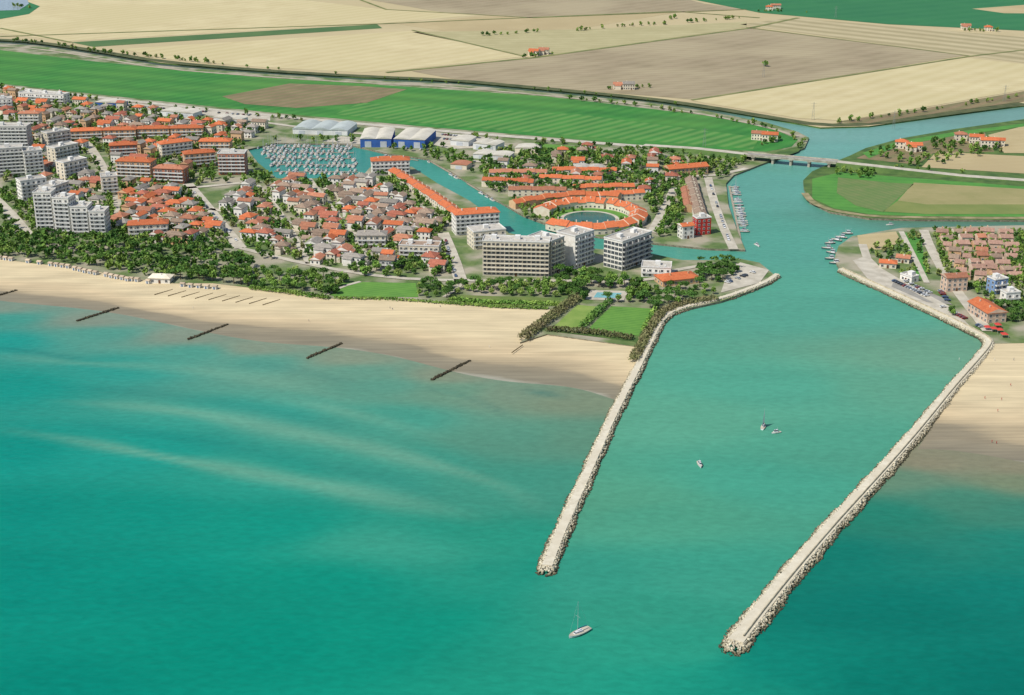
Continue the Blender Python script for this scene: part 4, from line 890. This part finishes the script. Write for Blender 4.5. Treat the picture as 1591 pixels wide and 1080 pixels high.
def boat(p,ang,kind,label,group=None,z=0):
    global nb_; nb_+=1
    r=O('sailing_boat' if any(n=='boom' for n,_ in kind) else 'motor_boat',None,loc=(p[0],p[1],z),rz=ang,label=label,category='boat',group=group)
    for n,me in kind: O(n,me,parent=r)
    return r
a=G(885,992);b=G(915,978)
big=boat(((a[0]+b[0])/2,(a[1]+b[1])/2),math.atan2(b[1]-a[1],b[0]-a[0])+math.pi,mk_sail(11),'white sailing yacht with furled sails and tall mast on sea')
s=boat(G(1186,664),math.radians(70),mk_sail(7.5),'small white sailing boat with raised sail in channel')
mb=MB();mb.tri((.4,0,1.6),(-2.6,.3,1.7),(.5,0,9.6));mb.tri((3.4,0,1.0),(.7,-.3,1.3),(.62,0,8.4));O('sail',mb.mesh('sail',[m_sail]),parent=s)
boat(G(1206,673),math.radians(200),mk_motor(5.5),'small white motor boat beside sailing boat in channel');boat(G(1087,723),math.radians(-85),mk_motor(7),'white cabin motor boat heading out through channel')
boat(G(1176,382),math.radians(-70),mk_motor(7),'white motor boat leaving quay');boat(G(1383,350),math.radians(0),mk_motor(6),'white motor boat in narrow side canal')
m_pon=M('pontoon_planks',(170,160,140),(146,138,120),scale=.5)
def pontoon(a,b,step,side=(1,-1),kinds=None,grp='boats moored in the marina',prob=.92,off=6.2,along=False):
    d=(b[0]-a[0],b[1]-a[1]);L=math.hypot(*d);ang=math.atan2(d[1],d[0]);n=(-d[1]/L,d[0]/L)
    mb=MB();mb.box(0,-.8,.25,L,.8,.6)
    for t in np.arange(2,L,12): mb.cyl(t,.95,-1,1.6,.14,.14,6)
    O('pontoon',mb.mesh('pontoon',[m_pon]),loc=(*a,0),rz=ang,label='narrow timber pontoon with moored boats beside it',category='pontoon',group='marina pontoons')
    t=3
    while t<L-1:
        for sd in side:
            if random.random()<prob and nb_<298:
                k=random.choice(kinds or (SB+MBt)); tt=t+random.uniform(-.6,.6)
                boat((a[0]+d[0]/L*tt+n[0]*sd*off,a[1]+d[1]/L*tt+n[1]*sd*off),(ang if along else ang+sd*math.pi/2)+(math.pi if random.random()<.4 else 0)+random.uniform(-.06,.06),k,'white moored sailing yacht beside pontoon' if k in SB else 'white moored motor boat beside pontoon',grp)
        t+=step*random.uniform(.85,1.25)
for i,yy in enumerate((229,237,246,256,267)):
    pontoon(G(398+i*7,yy),G(548+i*2,yy+1),4.6,prob=.82,off=5.6)
pontoon(G(1133,290),G(1150,372),4.4,side=(1,),kinds=[MBt[0],MBt[0],MBt[1],SB[2]],grp='boats moored along the river quay',prob=.85,off=4.5)
for a,b in [((668,251),(716,279)),((726,286),(775,315))]:
    pontoon(G(*a),G(*b),10,side=(-1,),kinds=[MBt[0],MBt[1],SB[2]],grp='boats moored along the canal',prob=.6,off=2.6,along=True)
pontoon(G(600,243),G(650,250),7,side=(-1,),grp='boats moored along the canal',kinds=MBt,prob=.7,off=4.5)
fm=[('hull',hullmesh(8.5,3.0,1.2,M('boat_hull_teal',(72,116,120))) ),('wheelhouse',cabinmesh(-2.4,0.4,.9,.8,1.1,1.9))]
mm=MB();mm.tube((1.2,0,1.2),(1.2,0,5),.1,.06,5);mm.tube((1.2,0,3),(-3,0,4.4),.06,.05,5);fm.append(('mast',mm.mesh('mast',[m_mast])))
for i,(px,py) in enumerate([(1289,379),(1285,387),(1292,394),(1299,374),(1290,403),(1297,410),(1307,370),(1316,364)]):
    r=O('fishing_boat',None,loc=(*G(px,py),0),rz=math.radians(random.choice((170,150,200,120))+random.uniform(-25,25)),label='teal and white fishing boat moored at wooden quay',category='boat',group='fishing boats at the quay')
    for n,me in fm: O(n,me,parent=r)
# ------------------------------------------------------------ cars
def carmeshes(col):
    mb=MB();pr=[(-2.1,.35),(-2.15,.85),(-1.2,.95),(1.0,.92),(2.0,.75),(2.1,.35)]
    for y in(-.85,.85):
        for x,z in pr: mb.v.append((x,y,z))
    for k in range(6): mb.f.append((k,(k+1)%6,6+(k+1)%6,6+k));mb.m.append(0)
    mb.f.append((0,1,2,3,4,5));mb.m.append(0);mb.f.append((11,10,9,8,7,6));mb.m.append(0)
    cb=MB()
    cb.v=[(-1.9,-.78,.9),(1.1,-.78,.9),(.4,-.65,1.4),(-1.4,-.65,1.4),(-1.9,.78,.9),(1.1,.78,.9),(.4,.65,1.4),(-1.4,.65,1.4)]
    cb.f=[(0,1,2,3),(5,4,7,6),(1,5,6,2),(4,0,3,7),(3,2,6,7)];cb.m=[1,1,1,1,0]
    return [('body',mb.mesh('body',[col])),('cabin',cb.mesh('cabin',[col,GLS]))]
wh=MB();wh.tube((0,-.12,0),(0,.12,0),.33,.33,10);wh.f.append(tuple(range(9,-1,-1)));wh.m.append(0);wh=wh.mesh('wheel',[M('tyre_rubber',(34,34,34))])
CN=[('white',(232,232,230)),('silver',(176,180,184)),('dark',(64,66,72)),('red',(150,52,48)),('blue',(70,94,130)),('white',(236,236,232)),('silver',(176,180,184))]
CM=[(n,carmeshes(M('car_paint_'+n,c,c,rough=.35))) for n,c in CN]
nc=0
def carrow(a,b,step,prob=.85,perp=True,cap=290):
    global nc
    p=P([a])[0];q=P([b])[0];L=math.dist(p,q);ang=math.atan2(q[1]-p[1],q[0]-p[0]);t=0
    while t<L:
        if random.random()<prob and nc<cap:
            n,ms=random.choice(CM);nc+=1
            r=O('parked_car',None,loc=(p[0]+(q[0]-p[0])*t/L,p[1]+(q[1]-p[1])*t/L,LZ+.36),rz=ang+(math.pi/2 if perp else 0),label='%s hatchback car parked on the pavement'%n,category='car',group='cars parked around the town')
            for k,me in ms: O(k,me,parent=r)
            for wx in(-1.3,1.3):
                for wy in(-.8,.8): O('wheel',wh,loc=(wx,wy,.33),parent=r)
        t+=step
carrow((1390,438),(1442,462),2.8,.8);carrow((1400,435),(1452,460),2.8,.5);carrow((1445,468),(1530,512),2.8,.35);carrow((1455,445),(1475,472),3,.4)
carrow((1104,290),(1134,380),5.5,.5,False);carrow((300,298),(368,376),6,.4,False);carrow((692,372),(708,430),6,.5,False);carrow((645,206),(750,216),3,.7);carrow((655,214),(750,222),3,.7);carrow((210,166),(400,181),3.2,.4);carrow((0,330),(38,364),6,.5,False)
carrow((1130,440),(1180,420),3,.5);carrow((600,229),(690,236),3.5,.5)
# ------------------------------------------------------------ beach things
m_cab=M('cabin_white',(226,222,212),rnd=.08)
cb=MB();cb.box(-1.5,-1.5,0,1.5,1.5,2.0);cb=cb.mesh('wall',[m_cab]);cr=MB();hip(cr,-1.5,-1.5,1.5,1.5,2.0,.25,.6,0,True,0);cr=cr.mesh('roof',[M('cabin_roof',(196,176,150),rnd=.25)]);cd=MB();cd.box(-.45,-1.58,0,.45,-1.48,1.7);cd=cd.mesh('door',[M('cabin_door',(70,110,150))])
for a,b,st in [((2,401),(108,414),5),((118,418),(200,434),5),((206,434),(232,438),5),((285,443),(335,447),6)]:
    p,q=P([a,b],1.4);
    for x,y in resample([p,q],st):
        if random.random()<.12: continue
        r=O('beach_cabin',None,loc=(x,y-2+random.uniform(-.5,.5),1.2),rz=math.atan2(q[1]-p[1],q[0]-p[0])+random.uniform(-.06,.06),label='small white wooden beach cabin at edge of sand',category='beach cabin',group='beach cabins in a row')
        O('wall',cb,parent=r);O('roof',cr,parent=r);O('door',cd,parent=r)
block((232,440),(264,441),9,1,W_WH,'hip',W_CR,balc=False,label='white beach kiosk on the sand',cat='kiosk',name='beach_kiosk',base=1.2,fh=3)
fe=MB()
fe.box(0,-.12,0,14,.12,.6)
for t in range(8): fe.box(t*2-.1,-.2,0,t*2+.1,-.12,.9)
fe=fe.mesh('beach_fence',[M('weathered_wood',(150,132,102),(124,108,82),scale=.6)])
for i in range(9):
    x,y=G(240+i*21,458+i*2,1); O('beach_fence',fe,loc=(x,y,.75),rz=math.radians(48),label='weathered wooden windbreak fence standing on sand',category='fence',group='windbreak fences on the beach')
for a,b in[((690,470),(700,462)),((795,548),(812,536)),((508,452),(540,440))]:
    p,q=P([a,b]); O('beach_fence',fe,loc=(*p,1.2),rz=math.atan2(q[1]-p[1],q[0]-p[0]),label='weathered wooden windbreak fence standing on sand',category='fence',group='windbreak fences on the beach')
tm=MB();tm.v=[(-2,-2,2.2),(2,-2,2.2),(2,2,2.2),(-2,2,2.2),(0,0,3.3)];tm.f=[(0,1,4),(1,2,4),(2,3,4),(3,0,4)];tm.m=[0]*4;tm=tm.mesh('canopy',[M('canopy_red',(200,72,64),(176,60,54),scale=.3)])
pl=MB();[pl.tube((sx*1.9,sy*1.9,0),(sx*1.9,sy*1.9,2.3),.06,.06,5) for sx in(-1,1) for sy in(-1,1)];pl=pl.mesh('pole',[m_mast])
for px,py in[(1534,513),(1544,515),(1553,517),(1560,524),(1550,509)]:
    r=O('canopy_tent',None,loc=(*G(px,py,LZ),LZ),label='red peaked canopy tent beside beach entrance',category='tent',group='red canopy tents');O('canopy',tm,parent=r);O('pole',pl,parent=r)
def person():
    J=[(0,0,.95),(0,0,1.2),(0,0,1.42),(0,0,1.52),(0,0,1.64),(0,0,1.72),(.1,0,.88),(.12,.03,.5),(.13,-.02,.08),(.13,-.14,.03),(-.1,0,.88),(-.12,-.06,.5),(-.13,.06,.08),(-.13,-.06,.03),(.19,0,1.4),(.25,0,1.13),(.27,-.08,.88),(-.19,0,1.4),(-.25,0,1.13),(-.27,-.08,.88)]
    E=[(0,1),(1,2),(2,3),(3,4),(4,5),(0,6),(6,7),(7,8),(8,9),(0,10),(10,11),(11,12),(12,13),(2,14),(14,15),(15,16),(2,17),(17,18),(18,19)]
    Rr=[.13,.13,.13,.055,.1,.07,.09,.065,.045,.035,.09,.065,.045,.035,.06,.045,.035,.06,.045,.035]
    me=bpy.data.meshes.new('person');me.from_pydata(J,E,[]);o=bpy.data.objects.new('person_src',me);COL.objects.link(o)
    md=o.modifiers.new('s','SKIN')
    for i,v in enumerate(me.skin_vertices[0].data): v.radius=(Rr[i],Rr[i]*.8); v.use_root=(i==0)
    o.modifiers.new('d','SUBSURF').levels=1
    bpy.context.view_layer.update(); dg=bpy.context.evaluated_depsgraph_get(); m2=bpy.data.meshes.new_from_object(o.evaluated_get(dg)); bpy.data.objects.remove(o)
    return m2
try:
    pm=person()
    for c in((180,50,50),(40,60,110),(225,222,212)):
        m2=pm.copy();m2.materials.clear();m2.materials.append(M('clothes_%d'%c[0],c));
        CL=[(1550,640),(1556,622),(1541,688),(1548,690),(1530,620),(1570,600)] if c[0]==180 else ([(606,480),(610,482),(684,478),(1575,560),(480,500)] if c[0]==40 else [(300,480),(760,540),(1490,560),(1545,560)])
        for px,py in CL:
            sl_=max(0,1.42*(1-(py-528)/185)) if px>1400 else .75
            O('person',m2,loc=(*G(px,py,sl_),sl_),rz=random.random()*6,label='person in light clothes standing on the sand',category='person',group='people on the beach')
except Exception as e: print('person fail',e)
pyl=MB()
for sx in(-1,1):
    for sy in(-1,1): pyl.tube((sx*1.2,sy*1.2,0),(sx*.15,sy*.15,18),.1,.07,4)
for z in(4,8,12): 
    s_=1.2*(1-z/20); pyl.tube((-s_,-s_,z),(s_,s_,z),.06,.06,4);pyl.tube((s_,-s_,z),(-s_,s_,z),.06,.06,4)
for z in(14,16.5): pyl.tube((-3,0,z),(3,0,z),.09,.09,4)
pyl=pyl.mesh('pylon',[M('galvanised_steel',(150,154,150))])
for px,py in[(1263,186),(1560,158),(1094,228),(1298,28),(1186,120),(1388,200)]: O('power_pylon',pyl,loc=(*G(px,py,LZ),LZ),label='grey lattice power pylon standing in field',category='pylon',group='power pylons')
